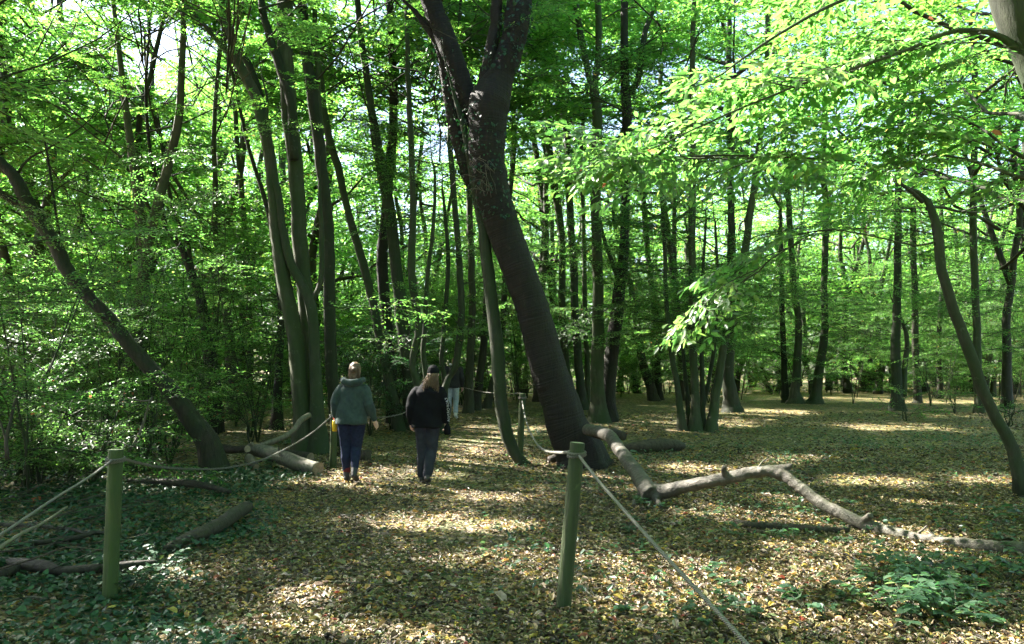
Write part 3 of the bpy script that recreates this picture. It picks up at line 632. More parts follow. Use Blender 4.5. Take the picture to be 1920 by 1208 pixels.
tree('slim twin stems standing left of the hornbeam coppice with six thin trunks',
    [S([(1285, 750, 18), (1272, 640, 14), (1262, 571, 13), (1256, 480, 13), (1249, 428, 13), (1240, 330, 12), (1236, 200, 10)], b=6, zr=(4, 13)),
     S([(1290, 750, 16), (1275, 600, 9), (1266, 480, 9), (1264, 380, 8), (1262, 260, 8)], b=3, zr=(4, 12), dY=.5)], Y=31, matn='bark_far', seed=18)
# H coppice
tree('hornbeam coppice of several thin stems rising from one stool in the middle right',
    [S([(1304, 808, 27), (1301, 738, 16), (1297, 650, 14), (1296, 560, 14), (1296, 460, 14), (1297, 340, 14), (1300, 220, 12), (1302, 60, 11)], b=6, zr=(4, 13), crown=0),
     S([(1281, 806, 18), (1268, 718, 12), (1256, 658, 11), (1248, 560, 9), (1244, 440, 8), (1236, 320, 7)], b=4, zr=(3.5, 9), ext=False),
     S([(1332, 813, 24), (1346, 730, 16), (1356, 658, 15), (1370, 590, 14), (1386, 520, 13), (1402, 440, 13), (1416, 340, 12), (1428, 220, 10)], b=6, zr=(4, 13), crown=0),
     S([(1316, 810, 16), (1317, 738, 10), (1314, 650, 8), (1316, 540, 7), (1322, 420, 6)], b=3, zr=(3.5, 9), ext=False, dY=.2),
     S([(1293, 808, 14), (1286, 720, 8), (1280, 640, 7), (1270, 540, 6)], b=3, zr=(3.5, 9), ext=False, dY=.3),
     S([(1308, 810, 16), (1328, 720, 8), (1340, 640, 7), (1344, 540, 6), (1340, 430, 6)], b=3, zr=(3.5, 9), ext=False, dY=.3)],
    seed=19, flare=.35)
tree('stout forked trunk just behind the coppice, with its fork at mid height',
    [S([(1372, 775, 40), (1366, 698, 24), (1374, 600, 25), (1375, 540, 22), (1374, 440, 15), (1373, 380, 14), (1371, 280, 13), (1368, 140, 12)], b=6, zr=(4, 14)),
     S([(1376, 560, 17), (1388, 510, 16), (1399, 450, 15), (1406, 390, 13), (1418, 330, 12), (1430, 200, 10)], ground=False, crown=0, b=4, zr=(4, 13))],
    Y=24, seed=20, flare=.25)
tree('pair of trunks curving apart from one base in the open glade on the right',
    [S([(1490, 757, 34), (1494, 678, 15), (1496, 602, 13), (1488, 539, 13), (1483, 459, 12), (1480, 380, 11), (1470, 280, 10), (1466, 140, 9)], b=6, zr=(4, 14)),
     S([(1528, 757, 34), (1541, 658, 16), (1546, 600, 13), (1544, 539, 12), (1547, 440, 13), (1548, 380, 12), (1544, 300, 11), (1548, 150, 10)], b=6, zr=(4, 14)),
     S([(1476, 756, 18), (1470, 690, 12), (1467, 590, 10), (1466, 480, 9), (1464, 400, 8)], b=4, zr=(4, 11), ext=False, dY=.4)],
    seed=21, flare=.3)
tree('upright mossy trunk with a swollen foot standing alone in the glade on the right',
    [S([(1682, 770, 34), (1682, 700, 20), (1681, 640, 19), (1683, 584, 17), (1683, 500, 15), (1685, 420, 14), (1686, 340, 13), (1690, 200, 11)], b=5, zr=(4, 14)),
     S([(1694, 745, 12), (1697, 690, 10), (1700, 640, 9), (1690, 600, 8)], ground=False, ext=False, crown=0, b=1, zr=(2, 5))],
    seed=22, flare=.25)
tree('far hazel like coppice fanning out in many thin stems behind the glade',
    [S([(1630, 735, 16), (1613, 690, 9), (1606, 640, 7), (1604, 560, 6), (1600, 460, 5)], b=4, zr=(2.5, 8), ext=False),
     S([(1634, 735, 14), (1630, 690, 8), (1628, 620, 7), (1626, 520, 6)], b=4, zr=(2.5, 8), ext=False),
     S([(1640, 735, 14), (1640, 690, 8), (1646, 620, 7), (1652, 530, 6)], b=4, zr=(2.5, 8), ext=False),
     S([(1645, 735, 12), (1656, 690, 7), (1662, 630, 6), (1672, 560, 5)], b=3, zr=(2.5, 8), ext=False),
     S([(1620, 735, 14), (1592, 718, 8), (1566, 706, 7), (1540, 700, 6)], b=2, zr=(1.5, 8), ext=False),
     S([(1624, 735, 12), (1600, 690, 7), (1585, 650, 6), (1572, 610, 5), (1560, 560, 5)], b=4, zr=(2.5, 8), ext=False)],
    seed=23, matn='bark_far', flare=.4, crown=0, name='coppice_tree')
# near thin leaning tree on the right
SLIM = .80
tM, YM = tree('slender leaning tree at right whose long leafy limb crosses the view',
    [S([(1918, 930, 30), (1900, 842, 27), (1868, 784, 27), (1840, 728, 27), (1820, 675, 27), (1802, 622, 26), (1784, 577, 25), (1766, 522, 23), (1755, 467, 22), (1748, 420, 21), (1736, 385, 19), (1715, 362, 14), (1690, 350, 10, -.2)], ext=False, b=0, crown=0),
     S([(1728, 378, 15), (1708, 362, 12, -.3), (1670, 335, 9, -.7), (1638, 314, 8, -1.1), (1600, 303, 8, -1.6), (1555, 300, 8, -2.0), (1480, 297, 7.5, -2.5), (1380, 295, 7, -3.0), (1280, 296, 6, -3.5), (1180, 305, 5, -3.8), (1090, 322, 4, -4.0)], ground=False, ext=False, b=0, crown=0),
     S([(1752, 455, 8), (1722, 460, 6), (1678, 452, 5, -.2), (1595, 435, 5, -.5), (1540, 432, 4, -.8), (1470, 470, 4, -1.0), (1400, 520, 3, -1.2)], ground=False, ext=False, b=0, crown=0),
     S([(1738, 392, 12), (1765, 388, 10, .2), (1800, 398, 8, .4), (1850, 398, 6, .6)], ground=False, ext=False, b=0, crown=0)],
    seed=24, flare=.3, name='leaning_young_tree', matn='bark')
rs = np.random.default_rng(77)
# leafy sprays along the long limb
limb = [(1700, 350, 9.6), (1640, 318, 9.0), (1580, 302, 8.4), (1520, 299, 7.9), (1470, 297, 7.6), (1420, 296, 7.4), (1370, 296, 7.15), (1320, 296, 6.9), (1270, 298, 6.7), (1220, 302, 6.55), (1170, 306, 6.4)]
for i, (a, b, yy) in enumerate(limb):
    for k in range(2 if i < 4 else 4):
        az = math.pi + rs.uniform(-1.25, 1.25); pit = rs.uniform(-.22, .22)
        put(BOUGH_NEAR[int(rs.integers(5))], tM, P(a + rs.uniform(-25, 25), b, yy), (math.cos(az), math.sin(az), pit), rs.uniform(.42, .68) * (1 if i < 8 else .8), rs.normal(0, .4))
for a, b, yy in [(1560, 432, 9.3), (1500, 455, 9.2), (1440, 490, 9.1), (1470, 470, 9.1), (1400, 520, 9.0), (1400, 520, 9.0), (1420, 505, 9.0), (1400, 520, 9.0), (1410, 515, 9.0)]:
    az = math.pi + rs.uniform(-.9, .5)
    put(BOUGH_NEAR[int(rs.integers(5))], tM, P(a, b, yy), (math.cos(az), math.sin(az), -.32 - .3 * (a < 1450)), rs.uniform(.55, .8), rs.normal(0, .2))
for a, b, yy in [(1735, 390, 10.2), (1800, 398, 10.6), (1850, 398, 10.8), (1752, 440, 10.2), (1745, 400, 10.2), (1720, 365, 10)]:
    az = rs.uniform(0, 6.28); put(BOUGH[int(rs.integers(6))], tM, P(a, b, yy), (math.cos(az), math.sin(az), .1), rs.uniform(.6, .9), rs.normal(0, .2))
# near trunk top right
SLIM = .92
YN = 7.4
tN, _ = tree('smooth grey trunk leaning in at the top right corner with leafy limbs over the glade',
    [S([(2190, 1000, 130), (2140, 600, 112), (2075, 400, 100), (2005, 240, 94), (1958, 130, 90), (1909, 20, 84), (1870, -120, 78)], b=0, crown=1),
     S([(1930, 110, 26), (1860, 62, 16), (1780, 60, 13, -.2), (1700, 95, 10, -.4), (1600, 130, 9, -.6), (1500, 160, 7, -.9), (1400, 200, 6, -1.2), (1310, 240, 5, -1.4), (1240, 275, 4, -1.5)], ground=False, ext=False, b=0, crown=0),
     S([(1900, -20, 26), (1820, -50, 18), (1700, -40, 14, -.3), (1580, 0, 11, -.6), (1480, 50, 9, -1.0), (1400, 100, 7, -1.2), (1330, 150, 5, -1.4)], ground=False, ext=False, b=0, crown=0),
     S([(1965, 330, 22), (1920, 335, 12), (1840, 305, 9, .3), (1760, 290, 8, .5), (1700, 292, 6, .7)], ground=False, ext=False, b=0, crown=0),
     S([(1950, 300, 18), (1900, 290, 9), (1850, 250, 7, .2), (1800, 225, 6, .4), (1740, 240, 5, .5)], ground=False, ext=False, b=0, crown=0)],
    Y=YN, seed=25, name='smooth_barked_tree', flare=.3)
for a, b, yy, n_ in [(1900, 90, 7.3, 3), (1850, 60, 7.25, 3), (1800, 60, 7.2, 3), (1740, 75, 7.1, 3), (1690, 98, 7.0, 4), (1640, 115, 6.9, 4), (1590, 132, 6.8, 4), (1540, 148, 6.6, 4), (1490, 165, 6.4, 4), (1440, 185, 6.3, 2),
                  (1850, -45, 7.3, 2), (1760, -45, 7.2, 3), (1700, -40, 7.1, 3), (1640, -20, 6.9, 4), (1590, -5, 6.8, 3), (1540, 20, 6.6, 3),
                  (1840, 305, 7.7, 1), (1760, 290, 7.9, 2), (1700, 292, 8.1, 2), (1800, 225, 7.8, 2), (1740, 240, 7.9, 2), (1880, 280, 7.4, 2), (1900, 330, 7.4, 1)]:
    for k in range(n_):
        az = math.pi + rs.uniform(-1.1, 1.1)
        put(BOUGH_NEAR[int(rs.integers(5))], tN, P(a + rs.uniform(-20, 20), b + rs.uniform(-5, 5), yy), (math.cos(az), math.sin(az), rs.uniform(-.3, .2)), rs.uniform(.42, .7), rs.normal(0, .25))
# left background trees
tree('slim pale trunk rising left of the Y forked hornbeam',
    [S([(468, 742, 18), (468, 698, 13), (466, 618, 13), (462, 499, 12), (455, 410, 12), (450, 340, 11), (446, 300, 10), (440, 180, 9)], b=7, zr=(3, 13))], Y=26, matn='bark_far', seed=30)
tree('dark trunk in the left thicket whose left limb splays away at mid height',
    [S([(440, 745, 30), (434, 660, 22), (424, 560, 16), (412, 473, 14), (403, 433, 13), (404, 380, 11), (402, 250, 9)], b=7, zr=(3, 13)),
     S([(408, 450, 10), (380, 420, 9), (350, 372, 8), (320, 320, 8), (300, 250, 7)], ground=False, crown=0, b=4, zr=(3, 13))], Y=22, matn='bark_far', seed=31)
tree('fan shaped tree in the left thicket with a long limb arching to the left',
    [S([(405, 760, 34), (390, 640, 24), (375, 560, 20), (359, 511, 17), (340, 462, 14), (318, 434, 11), (308, 400, 10), (300, 350, 9), (285, 280, 7)], b=7, zr=(3, 12)),
     S([(320, 440, 9), (292, 425, 7), (267, 408, 6), (231, 386, 5.5), (180, 372, 5), (130, 352, 4), (90, 345, 3)], ground=False, ext=False, crown=0, b=5, zr=(3, 13)),
     S([(302, 432, 9), (280, 395, 8), (257, 347, 7), (221, 290, 5), (200, 230, 4)], ground=False, ext=False, crown=0, b=4, zr=(3, 13)),
     S([(362, 520, 9), (352, 460, 9), (335, 420, 8), (325, 390, 8), (310, 320, 7), (300, 240, 6)], ground=False, ext=False, crown=0, b=4, zr=(3, 13), dY=.5)],
    Y=19, matn='bark_rough', seed=32)
tree('dark trunk low in the left thicket just left of the log pile',
    [S([(520, 792, 26), (518, 740, 17), (521, 680, 15), (524, 600, 13), (516, 500, 11), (500, 400, 10)], b=8, zr=(3, 12))], Y=19.5, matn='bark_rough', seed=33)
tree('leaning trunk at the far right edge of the glade with pale sunlit patches',
    [S([(1842, 722, 18), (1850, 690, 14), (1856, 650, 12), (1852, 560, 10), (1870, 470, 9), (1900, 380, 8)], b=5, zr=(3, 10)),
     S([(1860, 725, 12), (1870, 690, 8), (1884, 655, 7), (1890, 600, 6)], b=3, zr=(3, 8), ext=False)], Y=36, matn='bark_far', seed=34)
tree('slim stem behind the near overhanging leaves, left of the lone glade trunk',
    [S([(1762, 745, 14), (1760, 640, 10), (1768, 520, 9), (1764, 380, 8), (1770, 200, 8)], b=8, zr=(3, 12))], Y=33, matn='bark_far', seed=35)
tree('upright trunk high behind the overhanging leaves near the top right corner',
    [S([(1836, 760, 20), (1832, 600, 15), (1826, 420, 14), (1828, 200, 12), (1826, 60, 11)], b=10, zr=(3, 14))], Y=24, matn='bark', seed=36)
tree('upright trunk half hidden by leaves left of the top right corner trunk',
    [S([(1722, 760, 18), (1716, 560, 13), (1712, 400, 12), (1716, 200, 12), (1700, 60, 10)], b=10, zr=(3, 14))], Y=29, matn='bark_far', seed=37)
tree('bare crooked trunk behind the cherry, left of the slim pair',
    [S([(1030, 765, 22), (1020, 690, 15), (1012, 560, 13), (1022, 420, 13), (1006, 300, 12), (990, 180, 11)], b=8, zr=(3, 13))], Y=30, matn='bark_far', seed=38)

# ------------------------------------------------------------------ woodland behind and around (copies of a few kinds)
def proto_tree(seed, lean, fork, h0):
    rs = np.random.default_rng(seed); mb = MB()
    n = 14; z = np.linspace(-.1, 13, n)
    x = lean * z + np.cumsum(rs.normal(0, .12, n)); y = np.cumsum(rs.normal(0, .12, n)); x -= x[0]; y -= y[0]
    pts = np.stack([x, y, z], 1)
    V, f, u = tube(catmull(pts, 30), np.interp(np.linspace(0, 1, 30), [0, .1, 1], [.17, .14, .03]), sides=9, lobes=3, lobe_amp=.1, flare=.3, seed=seed)
    mb.add(V, f, u)
    if fork:
        j = 3 + int(rs.integers(3)); p0 = pts[j]; t = np.linspace(0, 1, 7)[:, None]
        d = np.array([-np.sign(lean + 1e-3) * 2.2, rs.normal(0, 1), 7.5])
        q = p0 + d * t + np.array([0, 0, 1.2]) * t ** 2
        V, f, u = tube(catmull(q, 16), np.linspace(.11, .025, 16), sides=8, seed=seed + 1, lobes=3, lobe_amp=.1); mb.add(V, f, u)
    me = mb.mesh('trunk', [M['bark_far']]); return me, (pts[3][0], pts[3][1], h0)
PROTO = [proto_tree(500 + i, [-.06, .05, .12, -.14, .0, .08][i], i % 2, [1.0, 1.6, .9, 1.3, 1.8, .7][i]) for i in range(6)]
def plain_tree(x, y, label, group, s=1.0, low=True, name='woodland_tree', crownz=None, crowns=None):
    k = int(rs.integers(6)); me, (cx, cy, cz) = PROTO[k]
    root = empty(name, (x, y, float(gz(x, y))), label, 'tree', group); root.rotation_euler = (0, 0, rs.uniform(0, 6.28)); root.scale = (s, s, s)
    t = link('trunk', me, root)
    c = link('crown', (crowns or (CROWN_TALL if low else CROWN))[int(rs.integers(4))], root)
    c.location = (cx, cy, cz if crownz is None else crownz); c.rotation_euler = (0, 0, rs.uniform(0, 6.28))
    return root
bgpos = []
def far_enough(x, y, d):
    return all((x - a) ** 2 + (y - b) ** 2 > d * d for a, b in bgpos)
tries = 0
while len(bgpos) < 170 and tries < 6000:
    tries += 1
    y = rs.uniform(22, 66); x = rs.uniform(-.75, .75) * y
    px = 960 + 1500 * x / y
    if y < 29 and 560 < px < 1960: continue
    if y < 38 and 1040 < px: continue
    if y < 28 and x > -14: continue
    if y < 34 and 760 < px < 1000: continue
    if not far_enough(x, y, 2.2 if y < 45 else 2.4): continue
    bgpos.append((x, y))
for (x, y) in bgpos:
    band = 'near row' if y < 36 else 'far'
    if x < -.22 * y: lab, grp = 'slender green leafed tree in the thicket behind the left leaning trunk', 'background trees on the left'
    elif x < .12 * y: lab, grp = 'slender leafy tree deep in the wood beyond the end of the path', 'background trees beyond the path'
    else: lab, grp = 'slender leafy tree in the dense wood beyond the open glade', 'background trees beyond the glade'
    lab = 'slender leafy woodland tree of the %s %s' % (depth_word(y, 35, 48), spot(x, y))
    plain_tree(x, y, lab, grp, rs.uniform(1.1, 1.5) if x < -.22 * y else rs.uniform(.85, 1.2))
# bushes massed under the far trees
for i in range(95):
    y = rs.uniform(40, 66); x = rs.uniform(-.78, .78) * y
    if i % 4 == 0: y = rs.uniform(26, 40); x = -rs.uniform(.16, .75) * y
    k = int(rs.integers(4)); c = link('thicket_bush', CROWN[k], None); f = rs.uniform(.42, .75)
    c.location = (x, y, float(gz(x, y)) - .5 - 1.0 * f); c.scale = (f * 1.3, f * 1.3, f); c.rotation_euler = (0, 0, rs.uniform(0, 6.28))
    tag(c, 'dense green bush of the %s %s' % (depth_word(y, 44, 54), spot(x, y)), 'bush', 'bushes massed under the distant trees')
# trees at and beyond the frame edges, added so their crowns shade the floor
side = [(-9.5, 9), (-12, 13.5), (-8.8, 17), (-14, 8), (-12.5, 20), (-15, 11), (-7.5, 3.5), (-11, 2.5), (-12, 16.5), (-9, 12.5), (-6.8, 6.2), (9.5, 14), (13, 19), (8, 3), (14, 9), (16, 26), (19, 20), (3.5, -3), (-3.5, -3), (-14.5, -1), (-6.5, -1), (-9.5, 20.5), (-10.5, 5.5), (11, 9), (17, 14), (20, 30), (7, -2), (12, 0), (0, -6), (-8, -6), (-19, -2), (3, -8), (-4, -9), (8, -7), (-12, -8), (14, -5), (5, 1.2), (-4.5, .2), (16, 5), (10.5, 5), (18, 9), (0, -2.5), (-9, -3), (7, -4.5), (12, -9), (22, 15)]
for (x, y) in side:
    k = int(rs.integers(6)); me, (cx, cy, cz) = PROTO[k]; seen = y > 0 and abs(x) < .66 * y
    root = empty('woodland_tree' if seen else 'shade_tree', (x, y, float(gz(x, y))), 'dark stemmed woodland tree %s' % (('close by, ' if y < 15 else 'farther back, ') + spot(x, y)) if seen else 'unseen woodland tree added outside the view to shade the path', 'tree', 'trees by the left edge' if seen else 'unseen trees added for shade'); root.rotation_euler = (0, 0, rs.uniform(0, 6.28))
    link('trunk', me, root)
    if x < 2 and y > 0:
        kit_crown(root, (x, y, 4.0 + rs.uniform(0, 1.3)), rs, 1.0); kit_crown(root, (x + rs.normal(0, .6), y + rs.normal(0, .6), 6.0), rs, 1.15); kit_crown(root, (x + rs.normal(0, 1.1), y + rs.normal(0, 1.1), 7.0), rs, 1.2)
    else:
        c = link('crown', CROWN[k % 4], root); c.location = (0, 0, 4.5); c.scale = (1.35, 1.35, 1)

# far-off wood that reads as one mass, closing every sight line
K = 70000
th = rng.uniform(-math.pi, math.pi, K); inview = rng.random(K) < .72; th = np.where(inview, rng.uniform(-.72, .72, K), th)
rr_ = 70 + 16 * rng.random(K); hh = 17 - 9 * ((th < -.35) & (th > -1.6)) + 4 * np.sin(9 * th) + 3 * np.sin(23 * th + 1); z = hh * rng.random(K) ** .85
cl = np.sin(38 * th + .9 * z) * np.sin(.9 * z + 11 * th) + rng.normal(0, .45, K); kp = cl > -.6 + .045 * np.maximum(0, z - 8); th, rr_, z = th[kp], rr_[kp], z[kp]; K = len(th)
a = rng.uniform(0, 6.28, K)
V, f, at = leaves(np.stack([np.sin(th) * rr_, np.cos(th) * rr_, z + .2], 1), np.stack([np.cos(a), np.sin(a), rng.normal(-.1, .3, K)], 1), np.stack([rng.normal(0, .5, K), rng.normal(0, .5, K), np.ones(K)], 1), rng.uniform(.35, .8, K), rng.beta(2, 2, K), LEAF_LO, LEAF_LO_F)
tag(link('distant_wood', mesh_from('distant_wood', V, f, M['leaf_far'], None, at, smooth=False)), 'far off mass of green woodland closing the view between the trunks', kind='stuff')

# ------------------------------------------------------------------ add leafy sprays that block sun outside the chosen patches
V, f, u = tube([(0, 0, 0), (.35, .03, .03), (.7, -.02, .02), (1, 0, 0)], [.012, .010, .008, .005], sides=4, cap=False); BR = mesh_from('branch', V, f, M['bark_far'], u)
roots = [o for o in bpy.data.objects if o.type == 'EMPTY' and o.get('category') == 'tree' and o.location.y > 0 and o.location.x < 6]
rf = random.Random(5); nfill = 0
for it in range(6):
    dg = bpy.context.evaluated_depsgraph_get(); dg.update(); new = []
    if it in (0, 2, 4):                       # remove leafy branches that shade the chosen patches
        kill = set()
        for t in TARGETS:
            for k in range(12):
                a_, q_ = rf.uniform(0, 6.283), math.sqrt(rf.random()) * .9; loc = Vector((t[0] + t[3] * q_ * math.cos(a_), t[1] + t[4] * q_ * math.sin(a_), t[2] + .05)); mine = []
                for _ in range(14):
                    h, l, nn, fi, o, m_ = sc.ray_cast(dg, loc, sdir)
                    if not h: break
                    if l.z < 2.4 or not o.name.startswith('leafy_branch') or o.data in BOUGH_NEAR and rf.random() < .5: mine = None; break
                    mine.append(o.name); loc = l + sdir * .01
                if mine and len(set(mine)) <= 5: kill |= set(mine)
        for n_ in kill: bpy.data.objects.remove(bpy.data.objects[n_])
        print('opened', len(kill)); dg = bpy.context.evaluated_depsgraph_get(); dg.update()
    for k in range(2600):
        yy = math.sqrt(rf.uniform(3.2 ** 2, 27 ** 2)) if k % 3 == 0 else math.exp(rf.uniform(math.log(3.2), math.log(15))); xx = rf.uniform(-.68, .68) * yy; g0 = Vector((xx, yy, float(gz(xx, yy)) + .05))
        if any(((xx - t[0]) / (t[3] + .1)) ** 2 + ((yy - t[1]) / (t[4] + .1)) ** 2 < 1 for t in TARGETS): continue
        if sc.ray_cast(dg, g0, sdir)[0]: continue
        if rf.random() < .03: continue
        h_ = rf.uniform(6.5, 12.0); p = g0 + sdir * (h_ / sdir.z)
        r_ = min(roots, key=lambda o: (o.location.x - p.x) ** 2 + (o.location.y - p.y) ** 2)
        d = Vector((p.x - r_.location.x, p.y - r_.location.y, 0)); D = d.length
        if D < .1: continue
        d.normalize()
        for s_, m_ in ((rf.uniform(.75, 1.0), .10), (.5, .05), (.3, .02)):
            base = p - d * .9 * s_; Wm = place_mat(base, (d.x, d.y, .12), s_, rf.uniform(-.2, .2))
            if not blocks_sun(Wm, 1.0, m_): new.append((r_, base, Wm, D)); break
    for r_, base, Wm, D in new:
        Ri = (Matrix.Translation(r_.location) @ r_.rotation_euler.to_matrix().to_4x4() @ Matrix.Diagonal((*r_.scale, 1))).inverted()
        o = link('leafy_branch', SPRAY[rf.randrange(4)], r_); o.matrix_basis = Ri @ Wm; nfill += 1  # extra spray, added only to block sun on the floor
        if D > 1.6:
            a0 = Vector((r_.location.x, r_.location.y, base.z - .35 * D)); dv = base - a0; L_ = dv.length
            o = link('branch', BR, r_); o.matrix_basis = Ri @ place_mat(a0, dv, 1.0) @ Matrix.Diagonal((L_, 1, 1, 1))  # limb added to carry the sun-blocking spray
print('filled', nfill)

# ------------------------------------------------------------------ understory shrubs
def shrub(x, y, h, n, label, group, meshes, name='shrub', cat='shrub', nst=4):
    z = float(gz(x, y)); root = empty(name, (x, y, z), label, cat, group)
    for i in range(nst):
        a = rs.uniform(0, 6.28); l = h * rs.uniform(.75, 1.05); t = np.linspace(0, 1, 6)
        dx, dy = math.cos(a) * .3 * l, math.sin(a) * .3 * l
        pts = np.stack([dx * t ** 1.3, dy * t ** 1.3, -.05 + l * t], 1) + np.vstack([[0, 0, 0], rs.normal(0, .03, (5, 3))])
        V, f, u = tube(pts, np.linspace(.018, .005, 6), sides=5); link('stem', mesh_from('stem', V, f, M['bark'], u), root)
        for k in range(max(1, n // nst)):
            s = rs.uniform(.18, 1.0); j = min(int(s * 5), 4); p = pts[j] + (pts[j + 1] - pts[j]) * (s * 5 - j)
            az = rs.uniform(0, 6.28); o = put(meshes[int(rs.integers(len(meshes)))], root, Vector(p) + root.location, (math.cos(az), math.sin(az), rs.uniform(-.1, .6)), rs.uniform(.5, .95), rs.normal(0, .3))
    return root
for i in range(34):
    y = rs.uniform(9.5, 22); x = -(.27 * y + .6) - rs.uniform(0, .42) * y
    if y < 12.5 and x > -5.2: x -= 1.6
    if y < 15.5 and x > -5.4: x = -5.4 - rs.random()
    shrub(x, y, rs.uniform(.7, 1.6), 14, 'low leafy green shrub, %s %s' % (depth_word(y, 12.5, 17), spot(x, y)), 'shrubs of the left thicket', BOUGH_SM)
for (x, y, h_, lb) in [(-5.9, 9.9, 3.3, 'crossing in front of the left leaning trunk'), (-6.9, 11.2, 3.8, 'behind the nearest one by the left edge'), (-7.6, 9.8, 3.4, 'cut by the left edge of the view')]:
    shrub(x, y, h_, 16, 'young layered hornbeam with flat leaf sprays ' + lb, 'young hornbeams in front of the left leaning trunk', BOUGH, name='young_hornbeam', cat='young tree', nst=2)
for i in range(30):
    y = rs.uniform(13, 27); x = -.26 * y - .6 - rs.uniform(0, .38) * y
    if y < 16 and x > -6: x -= 1.8
    shrub(x, y, rs.uniform(2.8, 5.4), 22, 'tall young hornbeam, %s %s' % (depth_word(y, 17, 22), spot(x, y)), 'young hornbeams of the left thicket', BOUGH_SM + BOUGH[:2], name='young_hornbeam', cat='young tree')
for i in range(56):
    if i < 40: y = rs.uniform(28, 42); px = rs.uniform(1020, 1960)
    else: y = rs.uniform(23, 32); px = rs.uniform(540, 1010)
    shrub((px - 960) / 1500 * y, y, rs.uniform(3.4, 7.0), 24, 'thin young hornbeam under taller trees, %s %s' % (depth_word(y, 31, 37), spot((px - 960) / 1500 * y, y)), 'young hornbeams under the far trees', BOUGH, name='young_hornbeam', cat='young tree', nst=2)
for i in range(9):
    px = rs.uniform(630, 760); y = rs.uniform(17.5, 23); v = P(px, 700, y)
    shrub(v.x, y, rs.uniform(2.0, 3.4), 22, 'glossy dark holly bush glinting behind the walkers', 'holly bushes behind the walkers', HOLLY, name='holly_bush', cat='holly')
for i in range(64):
    y = rs.uniform(37, 46) if i % 3 else rs.uniform(30, 36); px = rs.uniform(1180, 1960) if i % 3 else rs.uniform(780, 1060); x = (px - 960) / 1500 * y
    shrub(x, y, rs.uniform(1.0, 2.4), 16, 'low green bush at the floor edge, %s %s' % (depth_word(y, 37, 42), spot(x, y)), 'bushes at the far edge of the floor', BOUGH_SM, nst=3)
for (px, py, h, n_, lab) in [(1700, 790, .8, 8, 'scrubby bush with drooping stems in front of the lone glade trunk'), (1790, 775, 1.4, 12, 'spreading green bush low on the right of the lone glade trunk'),
                        (1890, 800, .7, 8, 'small twiggy shrub near the right edge behind the slender leaning tree'), (1745, 760, 1.9, 14, 'broad leaved bush just right of the lone glade trunk')]:
    g = G(px, py); shrub(g.x, g.y, h, n_, lab, None, BOUGH_SM)

# ------------------------------------------------------------------ ground cover
def scatter_leaves(name, x, y, tintf, size, matn, tmpl, tf, lift, tilt, label, cat=None, kind='stuff', width=1.0, zoff=0.0):
    K = len(x); a = rng.uniform(0, 6.283, K)
    z = gz(x, y) + zoff + lift
    pos = np.stack([x, y, z], 1); d = np.stack([np.cos(a), np.sin(a), rng.normal(0, tilt, K)], 1)
    nr = np.stack([rng.normal(0, tilt, K), rng.normal(0, tilt, K), np.ones(K)], 1)
    V, f, at = leaves(pos, d, nr, size, tintf, tmpl, tf, width)
    o = link(name, mesh_from(name, V, f, M[matn], None, at, smooth=False)); return tag(o, label, cat, None, kind)
def wedge(n, y0, y1, p=1.0, margin=.70):
    y = y0 + (y1 - y0) * rng.random(n) ** p; x = rng.uniform(-margin, margin, n) * y; return x, y
xs, ys = [], []
for (y0, y1, n) in [(3.0, 5, 40000), (5, 7.5, 54000), (7.5, 11, 50000), (11, 16, 34000), (16, 24, 16000)]:
    y = np.sqrt(rng.uniform(y0 ** 2, y1 ** 2, n)); x = rng.uniform(-.69, .69, n) * y; xs.append(x); ys.append(y)
x = np.concatenate(xs); y = np.concatenate(ys); K = len(x)
edge = -(2.15 + .17 * (y - 5.5)) + .25 * np.sin(y * 1.7) + .15 * np.sin(4.3 * y)
tr = np.exp(-((x - (-.35 - .10 * (y - 5))) / 1.15) ** 2) * (.55 + .6 * np.sin(2.3 * x + 1.9 * y) * np.sin(1.7 * y - x)); keep = ((x > edge) | (rng.random(K) < .22)) & (rng.random(K) > .55 * np.clip(tr, 0, 1)); x, y = x[keep], y[keep]; K = len(x)
ti = rng.random(K) ** 1.05
patch = np.sin(.9 * x + 1.3 * np.sin(.7 * y)) * np.sin(.8 * y + .6 * x) ; ti = np.clip(ti + .05 * patch * (ti < .8), 0, .999)
sz = np.clip(rng.lognormal(math.log(.035), .36, K), .014, .08) * (1 + .25 * (y > 11)) * (1 + .5 * (rng.random(K) > .97))
ti8 = ti
scatter_leaves('leaf_litter', x, y, ti8, sz, 'litter', LEAF_HI * np.array([1, 1.2, 3.0]), LEAF_HI_F, rng.uniform(.003, .026, K), .30, 'brown and yellow fallen leaves covering the woodland floor')
# ivy on the left
K = 30000
y = np.sqrt(rng.uniform(4.2 ** 2, 13 ** 2, K)); edge = -(2.0 + .17 * (y - 5.5)) + .25 * np.sin(y * 1.7) + .15 * np.sin(4.3 * y)
x = edge - rng.exponential(.04, K) * y - rng.random(K) * (.70 * y + edge).clip(.3, None)
dens = np.sin(1.9 * x + 2) * np.sin(1.6 * y + x) + rng.normal(0, .5, K); kp = dens > -.45
x, y = x[kp], y[kp]; K = len(x)
scatter_leaves('ivy_ground_cover', x, y, rng.beta(2, 2.2, K), rng.uniform(.028, .06, K), 'ivy', IVY, LEAF_HI_F, rng.uniform(.01, .075, K) * (1 + .4 * np.sin(2 * x) * np.sin(2 * y)), .45, 'dark glossy ivy creeping over the ground left of the path')
